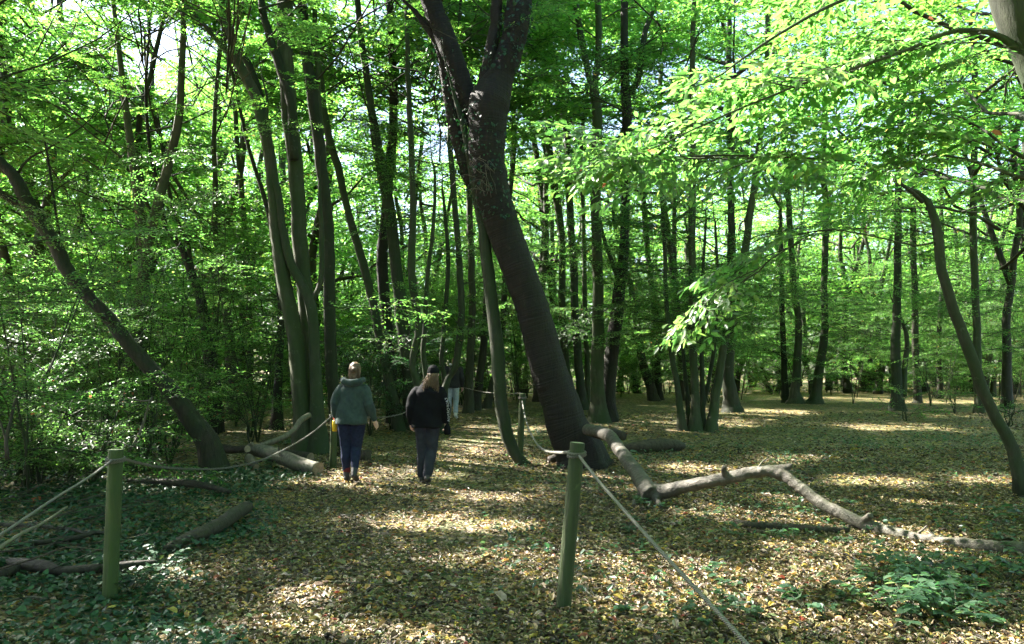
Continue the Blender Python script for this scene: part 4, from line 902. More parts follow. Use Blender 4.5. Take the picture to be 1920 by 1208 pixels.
# green seedlings spread over the right
K = 3000
y = np.sqrt(rng.uniform(4.0 ** 2, 20 ** 2, K)); x = rng.uniform(-.05, .69, K) * y
cl = np.sin(1.4 * x + .7) * np.sin(1.1 * y + 1.5 * np.sin(.8 * x)) + rng.normal(0, .28, K); kp = cl > .35; x, y = x[kp], y[kp]
xr = []; yr = []
for a, b in zip(x, y):
    k = rng.integers(3, 6); xr += list(a + rng.normal(0, .035, k)); yr += list(b + rng.normal(0, .035, k))
x = np.array(xr); y = np.array(yr); K = len(x)
scatter_leaves('woodland_seedlings', x, y, rng.beta(2, 2, K), rng.uniform(.03, .07, K), 'herb', LEAF_HI, LEAF_HI_F, rng.uniform(.02, .10, K), .4, 'small green seedlings and bramble leaves sprinkled right of the rope', width=1.25)
# twigs on the floor
mb = MB()
for i in range(420):
    yy = math.sqrt(rng.uniform(3.4 ** 2, 14 ** 2)); xx = rng.uniform(-.66, .66) * yy; a = rng.uniform(0, 6.28); l = rng.uniform(.08, .4)
    t = np.linspace(-.5, .5, 4); px_ = xx + np.cos(a) * l * t + rng.normal(0, .01, 4); py_ = yy + np.sin(a) * l * t + rng.normal(0, .01, 4)
    mb.tube(np.stack([px_, py_, gz(px_, py_) + .022 + rng.uniform(0, .015)], 1), np.linspace(.005, .002, 4), sides=4)
tag(link('fallen_twigs', mb.mesh('fallen_twigs', [M['stick']])), 'thin dry twigs lying among the fallen leaves', kind='stuff')

# broadleaf plants one can tell apart
def plant(px, py, h, n, label, group=None, leaf=.10, spread=.28, name='bramble_plant', cat='plant', matn='herb', root_at=None):
    g = root_at or G(px, py); root = empty(name, g, label, cat, group)
    ms = MB(); lp, ld, ln, lz = [], [], [], []
    for i in range(n):
        a = rng.uniform(0, 6.28); l = h * rng.uniform(.6, 1.2); sp_ = spread * rng.uniform(.3, 1.1); t = np.linspace(0, 1, 5)
        pts = np.stack([math.cos(a) * sp_ * t ** .8, math.sin(a) * sp_ * t ** .8, l * (1.5 * t - .6 * t ** 2)], 1); ms.tube(pts, np.linspace(.004, .0018, 5), sides=4)
        for k in range(2, 5):
            for s in (-1, 0, 1):
                b = a + s * 1.1 + rng.normal(0, .2)
                lp.append(pts[k]); ld.append((math.cos(b), math.sin(b), rng.normal(-.05, .2))); ln.append((rng.normal(0, .25), rng.normal(0, .25), 1)); lz.append(leaf * rng.uniform(.6, 1.1))
    link('stem', ms.mesh('stem', [M['bark']]), root)
    V, f, a = leaves(np.array(lp), np.array(ld), np.array(ln), np.array(lz), rng.beta(2, 2, len(lp)), LEAF_HI, LEAF_HI_F, 1.25)
    link('foliage', mesh_from('foliage', V, f, M[matn], None, a), root); return root
plant(1770, 1140, .14, 3, 'small plant with bright white green leaves in front of the dark foliage patch', leaf=.11)
plant(1515, 1150, .14, 3, 'small pale leaved plant beside a thin dry twig in the lower right', leaf=.10)
plant(1832, 1180, .12, 4, 'low blue green plant below the bright white leaved one', leaf=.10)
plant(1915, 985, .22, 4, 'pale leaved plant at the right edge below the slender leaning tree', leaf=.14)
plant(1176, 872, .22, 3, 'single fresh green seedling standing beside the fallen trunk', leaf=.16, spread=.12)
plant(1460, 868, .25, 6, 'grey green tuft of seedling stems behind the raised fallen trunk', leaf=.06)
plant(1385, 850, .2, 6, 'grey green tuft of seedlings in front of the thin stemmed coppice', leaf=.06)
plant(1215, 955, .16, 6, 'blue green leaves growing under the knot of the fallen trunk', leaf=.08)
plant(1215, 808, .2, 4, 'green herb between the rotting log and the double trunk', leaf=.12)
plant(500, 880, .18, 5, 'fresh green herb growing in front of the log pile', leaf=.10)
plant(535, 835, .16, 5, 'bright green herb behind the log pile', leaf=.10)
plant(475, 905, .15, 5, 'low green herb at the end of the dark leaning trunk', leaf=.08)
k = 0
for i in range(17):
    px = rs.uniform(1640, 1930); py = 1055 + (px - 1640) * .0 + rs.uniform(0, 95) + (1930 - px) * .08
    plant(px, py, rs.uniform(.12, .26), 6, 'leafy green bramble in the dark foliage patch under the fallen trunk at right', 'brambles in the right hand patch', leaf=.085)
for i in range(24):
    px = rs.uniform(1130, 1900); py = rs.uniform(930, 1190)
    plant(px, py, rs.uniform(.06, .12), 3, 'low blue green seedling among the fallen leaves right of the rope', 'seedlings right of the rope', leaf=.06, spread=.12, name='seedling')
for i in range(18):
    py = rs.uniform(900, 1150); px = rs.uniform(0, 480 - (py - 900) * .9)
    plant(px, py, rs.uniform(.12, .25), 5, 'dark green ivy tuft standing up from the cover left of the path', 'ivy tufts left of the path', leaf=.07, matn='ivy', name='ivy_tuft')

FUSE_LATER = []
# ------------------------------------------------------------------ logs and branches on the ground
def log(name, label, pieces, matn, cat='log', group=None, cut_ends=()):
    """pieces: list of (partname, [(px,py,w,Y,lift)...]); Y None = lies on the ground at that pixel"""
    W = []
    for nm, pts, *opt in pieces:
        out, rad = [], []
        for p in pts:
            if p[3] is None: g = G(p[0], p[1] + p[2] / 2); v = Vector((g.x, g.y, g.z + p[2] / 2 / F * g.y * .85 + (.05 if p[0] < 480 else 0)))
            else: v = P(p[0], p[1], p[3])
            out.append(np.array(v)); rad.append(p[2] / 2 / F * v.y)
        W.append((nm, out, rad, opt[0] if opt else matn))
    c = W[0][1][len(W[0][1]) // 2]; root = empty(name, (c[0], c[1], float(gz(c[0], c[1]))), label, cat, group)
    for k, (nm, out, rad, mt) in enumerate(W):
        L = sum(np.linalg.norm(out[i + 1] - out[i]) for i in range(len(out) - 1)); n = max(8, int(L * 14)); pts = catmull(out, n)
        rr = np.interp(np.linspace(0, len(rad) - 1, n), range(len(rad)), rad)
        V, f, u = tube(pts, rr, sides=16 if max(rad) > .03 else 7, lobes=3, lobe_amp=.06, rough=.02, seed=k + len(label), cap=True)
        me = mesh_from(nm, V - np.array(root.location), f, [M[mt], M['cut']], u)
        if nm in cut_ends:
            nq = len(f[0]); mi = np.zeros(nq + len(f[1]), np.int32); mi[nq:] = 1; me.polygons.foreach_set('material_index', mi)
            sm = np.ones(nq + len(f[1]), bool); sm[nq:] = False; me.polygons.foreach_set('use_smooth', sm)
        link(nm, me, root)
    return root
FT = 'long pale fallen trunk arching off the ground across the lower right'
def lp(pts): return [np.array(P(a, b, y)) for a, b, w_, y in pts], [w_ / 2 / F * y for a, b, w_, y in pts]
segs = [[(1100, 806, 21.1, 13.0), (1142, 818, 23.8, 12.3), (1165, 850, 24.6, 11.3), (1190, 884, 28.2, 10.5), (1210, 912, 33.4, 9.85), (1220, 928, 31.7, 9.65)],
        [(1212, 922, 35.2, 9.75), (1240, 922, 29.0, 9.65), (1290, 908, 22.9, 9.4), (1345, 896, 22.9, 9.2), (1400, 886, 22.9, 9.05), (1445, 882, 22.0, 8.95), (1468, 877, 13.2, 8.9), (1484, 873, 9.7, 8.85)],
        [(1425, 884, 19.4, 9.0), (1455, 886, 22.0, 8.93), (1478, 896, 22.0, 8.85), (1505, 916, 21.1, 8.72), (1550, 948, 22.0, 8.5), (1590, 966, 22.9, 8.3), (1625, 980, 23.8, 8.1), (1700, 1000, 22.0, 7.75), (1780, 1015, 22.9, 7.4), (1850, 1022, 24.6, 7.2), (1920, 1028, 25.5, 7.05), (2010, 1036, 28.2, 6.9)],
        [(1208, 925, 19.4, 9.8), (1194, 938, 14.1, 9.75), (1187, 954, 7.9, 9.65)], [(1228, 930, 15.8, 9.65), (1236, 946, 10.6, 9.5), (1241, 960, 6.2, 9.4)],
        [(1362, 893, 15.0, 9.15), (1357, 882, 10.6, 9.1), (1359, 874, 9.7, 9.07)], [(1618, 980, 17.6, 8.1), (1627, 971, 13.2, 8.02), (1633, 966, 12.3, 7.97)], [(1300, 905, 10.6, 9.4), (1303, 922, 7.0, 9.38)], [(1545, 946, 11.4, 8.5), (1540, 936, 7.0, 8.5)],
        [(1745, 1008, 12.3, 7.55), (1748, 998, 7.9, 7.52)]]
FTR = empty('fallen_tree', (P(1290, 906, 9.4).x, 9.4, float(gz(P(1290, 906, 9.4).x, 9.4))), FT, 'log'); prims = []
for k, sg in enumerate(segs):
    q, r_ = lp(sg); n = max(6, len(q) * 7 if k < 3 else 6); c = catmull(q, n); rr = np.interp(np.linspace(0, len(r_) - 1, n), range(len(r_)), r_)
    if k < 3: c = c + np.cumsum(rng.normal(0, .003, c.shape), 0); rr = rr * (1 + .025 * np.sin(np.arange(n) * 1.1 + k) + rng.normal(0, .008, n))
    V, f, u = tube(c - np.array(FTR.location), rr, sides=14, lobes=3, lobe_amp=.05, rough=.012, seed=k); prims.append((V, f))
FUSE_LATER.append((prims, FTR))
for sg in ([(1722, 1000, 6, 7.6), (1732, 992, 4, 7.6), (1738, 986, 3, 7.6)], [(1590, 985, 6, 8.2), (1594, 1000, 5, 8.15), (1602, 1016, 3, 8.1)], [(1222, 940, 7, 9.6), (1212, 958, 5, 9.5), (1206, 975, 3, 9.3)], [(1420, 882, 5, 9.0), (1428, 868, 3, 9.0), (1440, 858, 2, 9.05)]):
    q, r_ = lp(sg); V, f, u = tube(catmull(q, 8) - np.array(FTR.location), np.interp(np.linspace(0, len(r_) - 1, 8), range(len(r_)), r_), sides=6); link('twig', mesh_from('twig', V, f, M['stick'], u), FTR)
log('rotting_log', 'dark rotting log lying behind the fallen trunk near the big leaning tree',
    [('trunk', [(1165, 842, 14, None), (1195, 838, 24, None), (1230, 834, 28, None), (1262, 834, 24, None), (1280, 836, 16, None)])], 'log_dark')
log('rotting_log', 'flat crumbling dark log half buried in leaves below the raised fallen trunk',
    [('trunk', [(1380, 978, 10, None), (1410, 985, 15, None), (1450, 986, 13, None), (1500, 990, 14, None), (1560, 993, 12, None), (1592, 994, 10, None)]), ('fragment', [(1400, 994, 9, None), (1430, 998, 11, None), (1455, 996, 7, None)])], 'log_dark')
log('broken_root_plate', 'dark broken stump wood wedged behind the foot of the big leaning tree',
    [('trunk', [(1110, 812, 16, 13.2), (1132, 815, 22, 13.0), (1150, 815, 24, 12.7), (1168, 818, 16, 12.4)]), ('root', [(1030, 862, 14, None), (1048, 858, 18, None), (1060, 862, 12, None)])], 'log_dark')
Yp = 12.6
log('sawn_log', 'thick sawn log in the pile, its cut end facing the path',
    [('trunk', [(470, 842, 22, Yp + .9), (500, 848, 26, Yp + .5), (540, 862, 28, Yp + .1), (570, 873, 27, Yp - .2), (597, 880, 26, Yp - .4)]), ('stub', [(478, 842, 8, Yp + .8), (473, 834, 8, Yp + .7), (471, 831, 7, Yp + .7)]), ('twig', [(526, 855, 5, Yp), (524, 846, 4, Yp), (522, 838, 3, Yp)])], 'stick', cut_ends=('trunk',))
log('sawn_log', 'shorter log in the pile with a pale round sawn end at its right tip',
    [('trunk', [(405, 838, 16, Yp + 1.0), (430, 843, 16, Yp + .8), (450, 843, 14, Yp + .6), (464, 842, 13, Yp + .45)])], 'log_dark', cut_ends=('trunk',))
log('sawn_log', 'stubby light coloured log end leaning in front of the pile',
    [('trunk', [(466, 858, 16, Yp + .2), (474, 868, 17, Yp), (480, 876, 12, Yp - .1)])], 'stick', cut_ends=('trunk',))
log('sawn_log', 'dark log lying behind the pile against the hornbeam foot',
    [('trunk', [(500, 842, 10, 14.2), (530, 850, 14, 14.1), (560, 856, 20, 14.0), (582, 860, 22, 13.9)])], 'log_dark', cut_ends=('trunk',))
log('curved_branch', 'curved dead branch rising from the log pile to the hornbeam trunk',
    [('branch', [(488, 836, 9, 13.6), (510, 828, 10, 13.7), (535, 818, 10, 13.8), (552, 805, 10, 13.9), (564, 788, 11, 14.0), (580, 778, 10, 14.2)])], 'stick', cat='branch')
log('edging_log', 'dark log edging the left side of the path, half buried in ivy',
    [('trunk', [(312, 1040, 16, None), (345, 1022, 20, None), (380, 1008, 26, None), (410, 993, 26, None), (440, 972, 26, None), (463, 958, 22, None)])], 'log_dark')
log('long_branch', 'long dark branch on the ground behind the near left post',
    [('trunk', [(-30, 1062, 18, None), (20, 1066, 18, None), (45, 1070, 22, None), (85, 1074, 24, None), (110, 1082, 16, None), (150, 1080, 17, None), (200, 1076, 16, None), (250, 1070, 15, None), (290, 1066, 9, None)]), ('stub', [(42, 1066, 20, None), (20, 1082, 16, None), (-10, 1092, 16, None)])], 'log_dark', cat='branch')
log('dead_branch', 'bent grey branch lying in the ivy between the rope and the long dark branch',
    [('branch', [(5, 1034, 7, None), (50, 1030, 9, None), (100, 1024, 11, None), (150, 1016, 10, None), (180, 1008, 8, None), (215, 1012, 5, None)])], 'log_dark', cat='branch')
log('dead_branch', 'straight thin branch lying behind the bent one, left of the near post',
    [('branch', [(-20, 992, 8, None), (30, 994, 8, None), (80, 996, 8, None), (130, 1002, 7, None), (170, 1012, 5, None)])], 'log_dark', cat='branch')
log('dead_branch', 'pale curved stick rising through the rope at the far left edge',
    [('branch', [(-20, 1040, 9, 5.9), (10, 1020, 8, 6.0), (45, 998, 7, 6.2), (75, 984, 6, 6.4), (100, 968, 5, 6.6), (126, 950, 4, 6.9)])], 'stick', cat='branch')
log('dead_branch', 'low dark branch lying across the ivy below the left leaning trunk',
    [('branch', [(240, 908, 8, None), (300, 910, 12, None), (345, 912, 15, None), (390, 918, 12, None), (430, 930, 8, None)])], 'log_dark', cat='branch')
log('dead_branch', 'short dark branch propped in the far left undergrowth',
    [('branch', [(36, 888, 10, None), (60, 876, 8, None), (90, 862, 5, None)])], 'log_dark', cat='branch')
log('dead_branch', 'upright crooked dead stem left of the leaning trunk in the thicket',
    [('branch', [(240, 850, 5, 11), (258, 820, 5, 11), (270, 790, 5, 11), (280, 755, 4, 11), (286, 745, 3, 11)]), ('twig', [(284, 750, 4, 11), (266, 752, 3, 11.1), (240, 746, 2, 11.2)])], 'stick', cat='branch')
log('dead_branch', 'upright thin dead stem at the far left edge of the thicket',
    [('branch', [(14, 862, 8, 9), (12, 825, 7, 9), (20, 790, 6, 9.1), (26, 760, 5, 9.2), (36, 730, 4, 9.3)]), ('twig', [(12, 830, 5, 9), (4, 800, 4, 9.1), (-4, 780, 3, 9.2)])], 'log_dark', cat='branch')
log('dead_twig', 'thin pale twig lying beside the lower rope in the right foreground',
    [('branch', [(1612, 1160, 4, None), (1640, 1178, 5, None), (1662, 1192, 5, None), (1668, 1208, 4, None)])], 'stick', cat='twig')
log('dead_twig', 'thin dry twig arching beside the pale leaved plant',
    [('branch', [(1532, 1122, 3, None), (1548, 1140, 4, None), (1570, 1148, 3, None), (1586, 1154, 2, None)])], 'stick', cat='twig')
log('dead_twig', 'thin bare twig on the path edge in front of the near left post',
    [('branch', [(-10, 1150, 4, None), (25, 1138, 4, None), (60, 1133, 4, None), (88, 1137, 3, None)])], 'stick', cat='twig')
for i in range(26):
    gx0 = rs.uniform(-20, 330); gy0 = rs.uniform(930, 1130) if i % 2 else rs.uniform(880, 1010); g = G(gx0, gy0); a = rs.normal(.25, .6); l = rs.uniform(.5, 1.5); t = np.linspace(0, 1, 6)
    root = empty('dead_twig', g, 'thin dead twig tangled in the ivy left of the near left post', 'twig', 'dead twigs tangled in the ivy')
    q = np.stack([np.cos(a) * l * (t - .5), np.sin(a) * l * (t - .5) * .8, .06 + rs.uniform(0, .28) * np.sin(2.6 * t + .3) + .05 * t], 1) + rs.normal(0, .02, (6, 3))
    V, f, u = tube(catmull(q, 14), np.linspace(rs.uniform(.004, .009), .002, 14), sides=6); link('stick', mesh_from('stick', V, f, M['log_dark'], u), root)
    a2 = a + rs.choice([-.6, .6]); q2 = q[3] + np.stack([np.cos(a2) * .35 * t, np.sin(a2) * .35 * t, .12 * t], 1)
    V, f, u = tube(q2, np.linspace(.004, .0015, 6), sides=5); link('side_twig', mesh_from('side_twig', V, f, M['log_dark'], u), root)
# small dark stump by the walkers
g = G(686, 863); root = empty('tree_stump', g, 'small black stump beside the legs of the woman in the grey hoodie', 'stump')
V, f, u = tube([(0, 0, -.05), (0, 0, .08), (.005, 0, .17)], [.11, .095, .09], sides=12, lobes=3, lobe_amp=.08)
link('stump_wood', mesh_from('stump_wood', V, f, M['log_dark'], u), root)
# orange fungus
g = G(68, 942); root = empty('orange_fungus', g, 'small bright orange red fungus cluster in the ivy at far left', 'fungus')
for k in range(5):
    a = k * 1.26; c = np.array([.028 * math.cos(a), .028 * math.sin(a), .03 + .012 * (k % 2)]); mbx = MB()
    V, f, u = tube([c + [0, 0, -.06], c + [0, 0, -.01], c, c + [0, 0, .014], c + [0, 0, .022]], [.006, .007, .03, .024, .006], sides=9); link('mushroom', mesh_from('mushroom', V, f, M['orange'], u), root)

# ------------------------------------------------------------------ rope fence
def post(label, bpx, bpy_, tpx, tpy, w, Y=None):
    g = G(bpx, bpy_)
    if Y is not None: v = P(bpx, bpy_, Y); g = Vector((v.x, Y, float(gz(v.x, Y))))
    t = P(tpx, tpy, g.y); root = empty('wooden_post', g, label, 'post', 'round wooden posts of the rope fence')
    r = w / 2 / F * g.y; b = np.array([0, 0, -.2]); d = np.array(t - g)
    ts = [0, .1, .35, .7, .97, .995, 1.0]; rr = [r * 1.0, r * 1.02, r, r * .99, r * .98, r * .94, r * .86]
    pts = [b * (1 - s) + d * s for s in ts]
    V, f, u = tube(catmull(pts, 40), np.interp(np.linspace(0, 6, 40), range(7), rr), sides=28, lobes=3, lobe_amp=.035, rough=.008, seed=int(bpx)); n = len(f[0]); me = mesh_from('shaft', V, f, [M['post'], M['cut_post']], u)
    mi = np.zeros(n + len(f[1]), np.int32); mi[n:] = 1; me.polygons.foreach_set('material_index', mi); link('shaft', me, root)
    # knotted rope round the post
    z = d * .94 if r > .03 else d * .9
    for k in range(2):
        an = np.linspace(0, 6.283, 19); c = z + np.array([0, 0, -.02 * k])
        ring = [c + np.array([(r + .009) * math.cos(a), (r + .009) * math.sin(a), .006 * math.sin(a + k)]) for a in an]
        V, f, u = tube(ring, [.009] * 19, sides=6, cap=False); link('rope_loop', mesh_from('rope_loop', V, f, M['rope'], u), root)
    return g, t, r
M['cut_post'] = plain('weathered_post_top', (.20, .21, .13), .8, .3, 30)
post('near left green post standing in the ivy', 205, 1128, 217, 843, 27)
post('near right green post where the pale rope bends down to the lower right corner', 1051, 1142, 1083, 830, 28)
post('green post directly left of the woman in the grey hoodie', 624, 878, 626, 772, 13)
post('green post between the curved young tree and the big leaning trunk', 974, 852, 980, 738, 12, 14.8)
post('post almost hidden behind the person in the black cap', 797, 792, 799, 725, 9, 18.5)
def rope(label, pts, r=.011):
    W = [np.array(P(*p)) for p in pts]; c = W[len(W) // 2]; root = empty('fence_rope', (c[0], c[1], float(gz(c[0], c[1]))), label, 'rope', None)
    n = 60; q = catmull(W, n); V, f, u = tube(q, [r] * n, sides=7); link('rope_strand', mesh_from('rope_strand', V - np.array(root.location), f, M['rope'], u), root)
Y1 = G(205, 1128).y; Y2 = G(1051, 1142).y; Y3 = G(624, 878).y
rope('slack pale rope from the near left post running off the left edge', [(214, 860, Y1), (170, 893, Y1 - .5), (110, 930, Y1 - 1.1), (50, 970, Y1 - 1.6), (-10, 1010, Y1 - 2.0), (-90, 1062, Y1 - 2.4)], .008)
rope('sagging rope from the near left post to the post beside the woman', [(222, 858, Y1), (260, 868, 6.5), (300, 876, 7.6), (375, 880, 9.2), (435, 876, 10.3), (500, 859, 11.4), (575, 819, 12.4), (624, 779, Y3 - .03)], .012)
rope('rope running behind the woman to the trunks behind the walkers', [(627, 779, Y3), (660, 782, Y3 + 1.2), (709, 783, 15.5), (737, 780, 16.5), (764, 770, 17.5), (798, 735, 18.4)], .012)
rope('loose rope from the near right post up to the middle post', [(1076, 847, Y2), (1050, 849, 6.2), (1022, 845, 7.6), (1005, 830, 9.6), (992, 805, 11.5), (984, 780, 13.2), (979, 752, 14.75)], .012)
rope('pale rope from the near right post descending to the lower right corner', [(1080, 848, Y2), (1125, 905, Y2 - .45), (1180, 968, Y2 - .9), (1240, 1035, Y2 - 1.35), (1310, 1110, Y2 - 1.8), (1400, 1208, Y2 - 2.3), (1460, 1275, Y2 - 2.6)], .010)
rope('far thin rope from the middle post to a trunk down the path', [(977, 738, 14.85), (950, 738, 17), (925, 737, 19), (900, 734, 21), (870, 727, 23.9)], .012)

# ------------------------------------------------------------------ ivy on the cherry trunk
def climb_ivy(root, pxpts, Y, n, spread, label='ivy', size=.075):
    W = np.array([np.array(P(p[0], p[1], Y)) for p in pxpts]); R_ = np.array([p[2] / 2 / F * Y for p in pxpts])
    s = rng.uniform(0, len(W) - 1.001, n); i = s.astype(int); f = (s - i)[:, None]; c = W[i] * (1 - f) + W[i + 1] * f; r = R_[i] * (1 - f[:, 0]) + R_[i + 1] * f[:, 0]
    a = rng.uniform(0, 6.283, n); o = np.stack([np.cos(a), np.sin(a), 0 * a], 1)
    pos = c + o * (r * 1.0 + rng.exponential(spread, n))[:, None]; d = np.stack([rng.normal(0, .5, n), rng.normal(0, .5, n), -np.ones(n)], 1) + o * .3
    V, fc, at = leaves(pos - np.array(root.location), d, o + rng.normal(0, .4, (n, 3)), size * rng.uniform(.5, 1.1, n), rng.beta(2, 3, n), IVY, LEAF_HI_F)
    x = link('ivy', mesh_from('ivy', V, fc, M['ivy'], None, at, smooth=False), root); x['kind'] = 'stuff'
climb_ivy(tA, [(940, 415, 70), (918, 350, 70), (908, 290, 66), (908, 240, 70), (900, 200, 60)], YA, 650, .035, size=.06)
climb_ivy(tA, [(885, 330, 34), (855, 240, 34), (838, 150, 30), (820, 80, 34)], YA + .3, 600, .09, size=.06)
climb_ivy(tA, [(930, 140, 60), (958, 80, 60), (975, 0, 56)], YA, 300, .03)
# dry hanging stems on the trunk
mb = MB()
for k in range(16):
    p0 = np.array(P(rng.uniform(885, 925), rng.uniform(300, 370), YA - .42)) ; t = np.linspace(0, 1, 6)
    q = p0 + np.stack([rng.normal(0, .25) * t + rng.normal(0, .02, 6), rng.normal(-.05, .05) * t, rng.uniform(-.5, .15) * t + .15 * np.sin(3 * t)], 1); mb.tube(q, np.linspace(.007, .003, 6), sides=4)
link('dead_ivy_stem', mb.mesh('dead_ivy_stem', [M['stick']], off=tA.location), tA)

# ------------------------------------------------------------------ people
def ell(rings, seg=20):
    """loft of elliptical rings (cx,cy,cz,rx,ry[,tilt]) stacked roughly along z, closed with end caps"""
    V = []; a = np.linspace(0, 2 * np.pi, seg, endpoint=False)
    for (cx, cy_, cz, rx, ry) in rings: V.append(np.stack([cx + rx * np.cos(a), cy_ + ry * np.sin(a), np.full(seg, cz)], 1))
    n = len(rings); V = np.vstack(V + [np.array([rings[0][:3]]), np.array([rings[-1][:3]])]); idx = np.arange(n * seg).reshape(n, seg)
    A = idx[:-1]; Q = np.stack([A, np.roll(A, -1, 1), np.roll(idx[1:], -1, 1), idx[1:]], -1).reshape(-1, 4)
    T = np.vstack([np.stack([np.roll(idx[0], -1), idx[0], np.full(seg, n * seg)], -1), np.stack([idx[-1], np.roll(idx[-1], -1), np.full(seg, n * seg + 1)], -1)])
    return V, [Q, T]
def limb_(pts, rad, sides=14):
    pts = [np.array(p, float) for p in pts]; rad = list(rad)
    d0 = pts[0] - pts[1]; d0 /= np.linalg.norm(d0); d1 = pts[-1] - pts[-2]; d1 /= np.linalg.norm(d1)
    P_ = [pts[0] + d0 * rad[0] * .95, pts[0] + d0 * rad[0] * .7] + pts + [pts[-1] + d1 * rad[-1] * .7, pts[-1] + d1 * rad[-1] * .95]
    R_ = [rad[0] * .25, rad[0] * .72] + rad + [rad[-1] * .72, rad[-1] * .25]
    V, f, u = tube(P_, R_, sides=sides); return V, f
def ball(c, r, seg=16):
    rx, ry, rz = r if hasattr(r, '__len__') else (r, r, r)
    return ell([(c[0], c[1], c[2] + rz * math.cos(t), rx * math.sin(t), ry * math.sin(t)) for t in np.linspace(math.pi * .97, math.pi * .03, 11)], seg)
def fuse(name, prims, matn, voxel, root, smooth=3, wrinkle=0.0, wscale=9.0):
    mb = MB()
    for V, f in prims: mb.add(V, f)
    me = mb.mesh(name, [M[matn]]); o = bpy.data.objects.new('tmp', me); col.objects.link(o)
    m = o.modifiers.new('r', 'REMESH'); m.mode = 'VOXEL'; m.voxel_size = voxel
    s = o.modifiers.new('s', 'SMOOTH'); s.iterations = smooth; s.factor = .5
    dg = bpy.context.evaluated_depsgraph_get(); me2 = bpy.data.meshes.new_from_object(o.evaluated_get(dg)); bpy.data.objects.remove(o)
    n = len(me2.vertices); co = np.empty(n * 3, np.float32); me2.vertices.foreach_get('co', co); co = co.reshape(-1, 3)
    if wrinkle:
        no = np.empty(n * 3, np.float32); me2.vertices.foreach_get('normal', no); no = no.reshape(-1, 3)
        w_ = np.sin(wscale * 3 * co[:, 2] + 3 * np.sin(wscale * co[:, 0]) + 2 * np.sin(wscale * .8 * co[:, 1])) * .6 + np.sin(wscale * 1.7 * co[:, 2] + wscale * 1.9 * co[:, 0] + 1.3) * .4
        co = co + no * (w_ * wrinkle)[:, None]; me2.vertices.foreach_set('co', co.ravel())
    me2.name = name; me2.polygons.foreach_set('use_smooth', np.ones(len(me2.polygons), bool)); me2.materials.clear(); me2.materials.append(M[matn]); me2.update()
    return link(name, me2, root)
for prims, r_ in FUSE_LATER: fuse('trunk', prims, 'log', .013, r_, 2, .0015, 22)
def hand(w, d, side, curl=.6, sc_=1.0):
    """prims for a hand hanging from wrist w, along direction d; side=-1 left, +1 right; thumb forward (+y)"""
    w = np.array(w, float); d = np.array(d, float); d /= np.linalg.norm(d); fw = np.array([0, 1.0, 0]); fw = fw - d * fw.dot(d); fw /= np.linalg.norm(fw); inn = np.cross(d, fw) * side
    if inn[0] * side > 0: inn = -inn
    pr = [limb_([w - d * .02, w + d * .045, w + d * .085], [.024 * sc_, .034 * sc_, .032 * sc_])]
    for k, (o, l) in enumerate([(.027, .072), (.009, .08), (-.009, .074), (-.026, .058)]):
        b = w + d * .085 * sc_ + fw * o * sc_; p1 = b + (d * .9 + inn * curl * .45) * l * .45 * sc_; p2 = p1 + (d * .6 + inn * curl) * l * .35 * sc_; p3 = p2 + (d * .25 + inn * curl * 1.1) * l * .25 * sc_
        pr.append(limb_([b - d * .03, p1, p2, p3], [.0105 * sc_, .0098 * sc_, .009 * sc_, .008 * sc_], 8))
    t0 = w + d * .03 + fw * .022; pr.append(limb_([t0, t0 + fw * .03 + d * .03 + inn * .01, t0 + fw * .032 + d * .065 + inn * .025], [.0125, .0115, .009], 8))
    return pr
def person(label, base, J, cl, yaw=0.0, scale=1.0):
    """J joints in metres, body faces +y"""
    root = empty('person', base, label, 'person'); root.rotation_euler = (0, 0, yaw); root.scale = (scale,) * 3
    pr = []
    hc = J['head']; nk = J['neck']; pel = J['pelvis']; ch = J['chest']
    pr.append(ball(hc, (.072, .092, .115))); pr.append(ball((hc[0], hc[1] + .055, hc[2] - .055), (.045, .045, .06)))      # skull, jaw
    pr.append(limb_([(hc[0], hc[1] + .088, hc[2] + .01), (hc[0], hc[1] + .112, hc[2] - .022)], [.010, .015], 8))           # nose
    pr.append(limb_([(hc[0] - .02, hc[1] + .094, hc[2] - .052), (hc[0] + .02, hc[1] + .094, hc[2] - .052)], [.008, .008], 8))
    for s in (-1, 1): pr.append(ball((hc[0] + s * .074, hc[1] - .004, hc[2] - .012), (.012, .022, .032), 10)); pr.append(ball((hc[0] + s * .03, hc[1] + .083, hc[2] + .012), (.014, .010, .010), 8))
    pr.append(limb_([(hc[0], hc[1] - .01, hc[2] - .06), nk, (ch[0], ch[1], ch[2] + .16)], [.055, .056, .07]))
    pr.append(ell([(pel[0], pel[1], pel[2] - .08, .12, .09), (pel[0], pel[1], pel[2], .155, .11), (pel[0], pel[1], pel[2] + .15, .14, .10), (ch[0], ch[1], ch[2], .15, .11), (ch[0], ch[1], ch[2] + .14, .16, .10), (ch[0], ch[1], ch[2] + .2, .08, .07)]))
    for s, k in ((-1, 'L'), (1, 'R')):
        sh, el, wr = J['sh' + k], J['el' + k], J['wr' + k]; pr.append(limb_([sh, el, wr], [.05, .038, .025])); pr += hand(wr, np.array(wr) - np.array(el) if 'hd' + k not in J else J['hd' + k], s, J.get('curl' + k, .6))
        hp, kn, an = J['hp' + k], J['kn' + k], J['an' + k]; pr.append(limb_([hp, kn, an], [.08, .052, .036])); toe = J['to' + k]; pr.append(limb_([an, (np.array(an) * .35 + np.array(toe) * .65), toe], [.036, .032, .022]))
    fuse('body', pr, 'skin', .0075, root, 2)
    return root
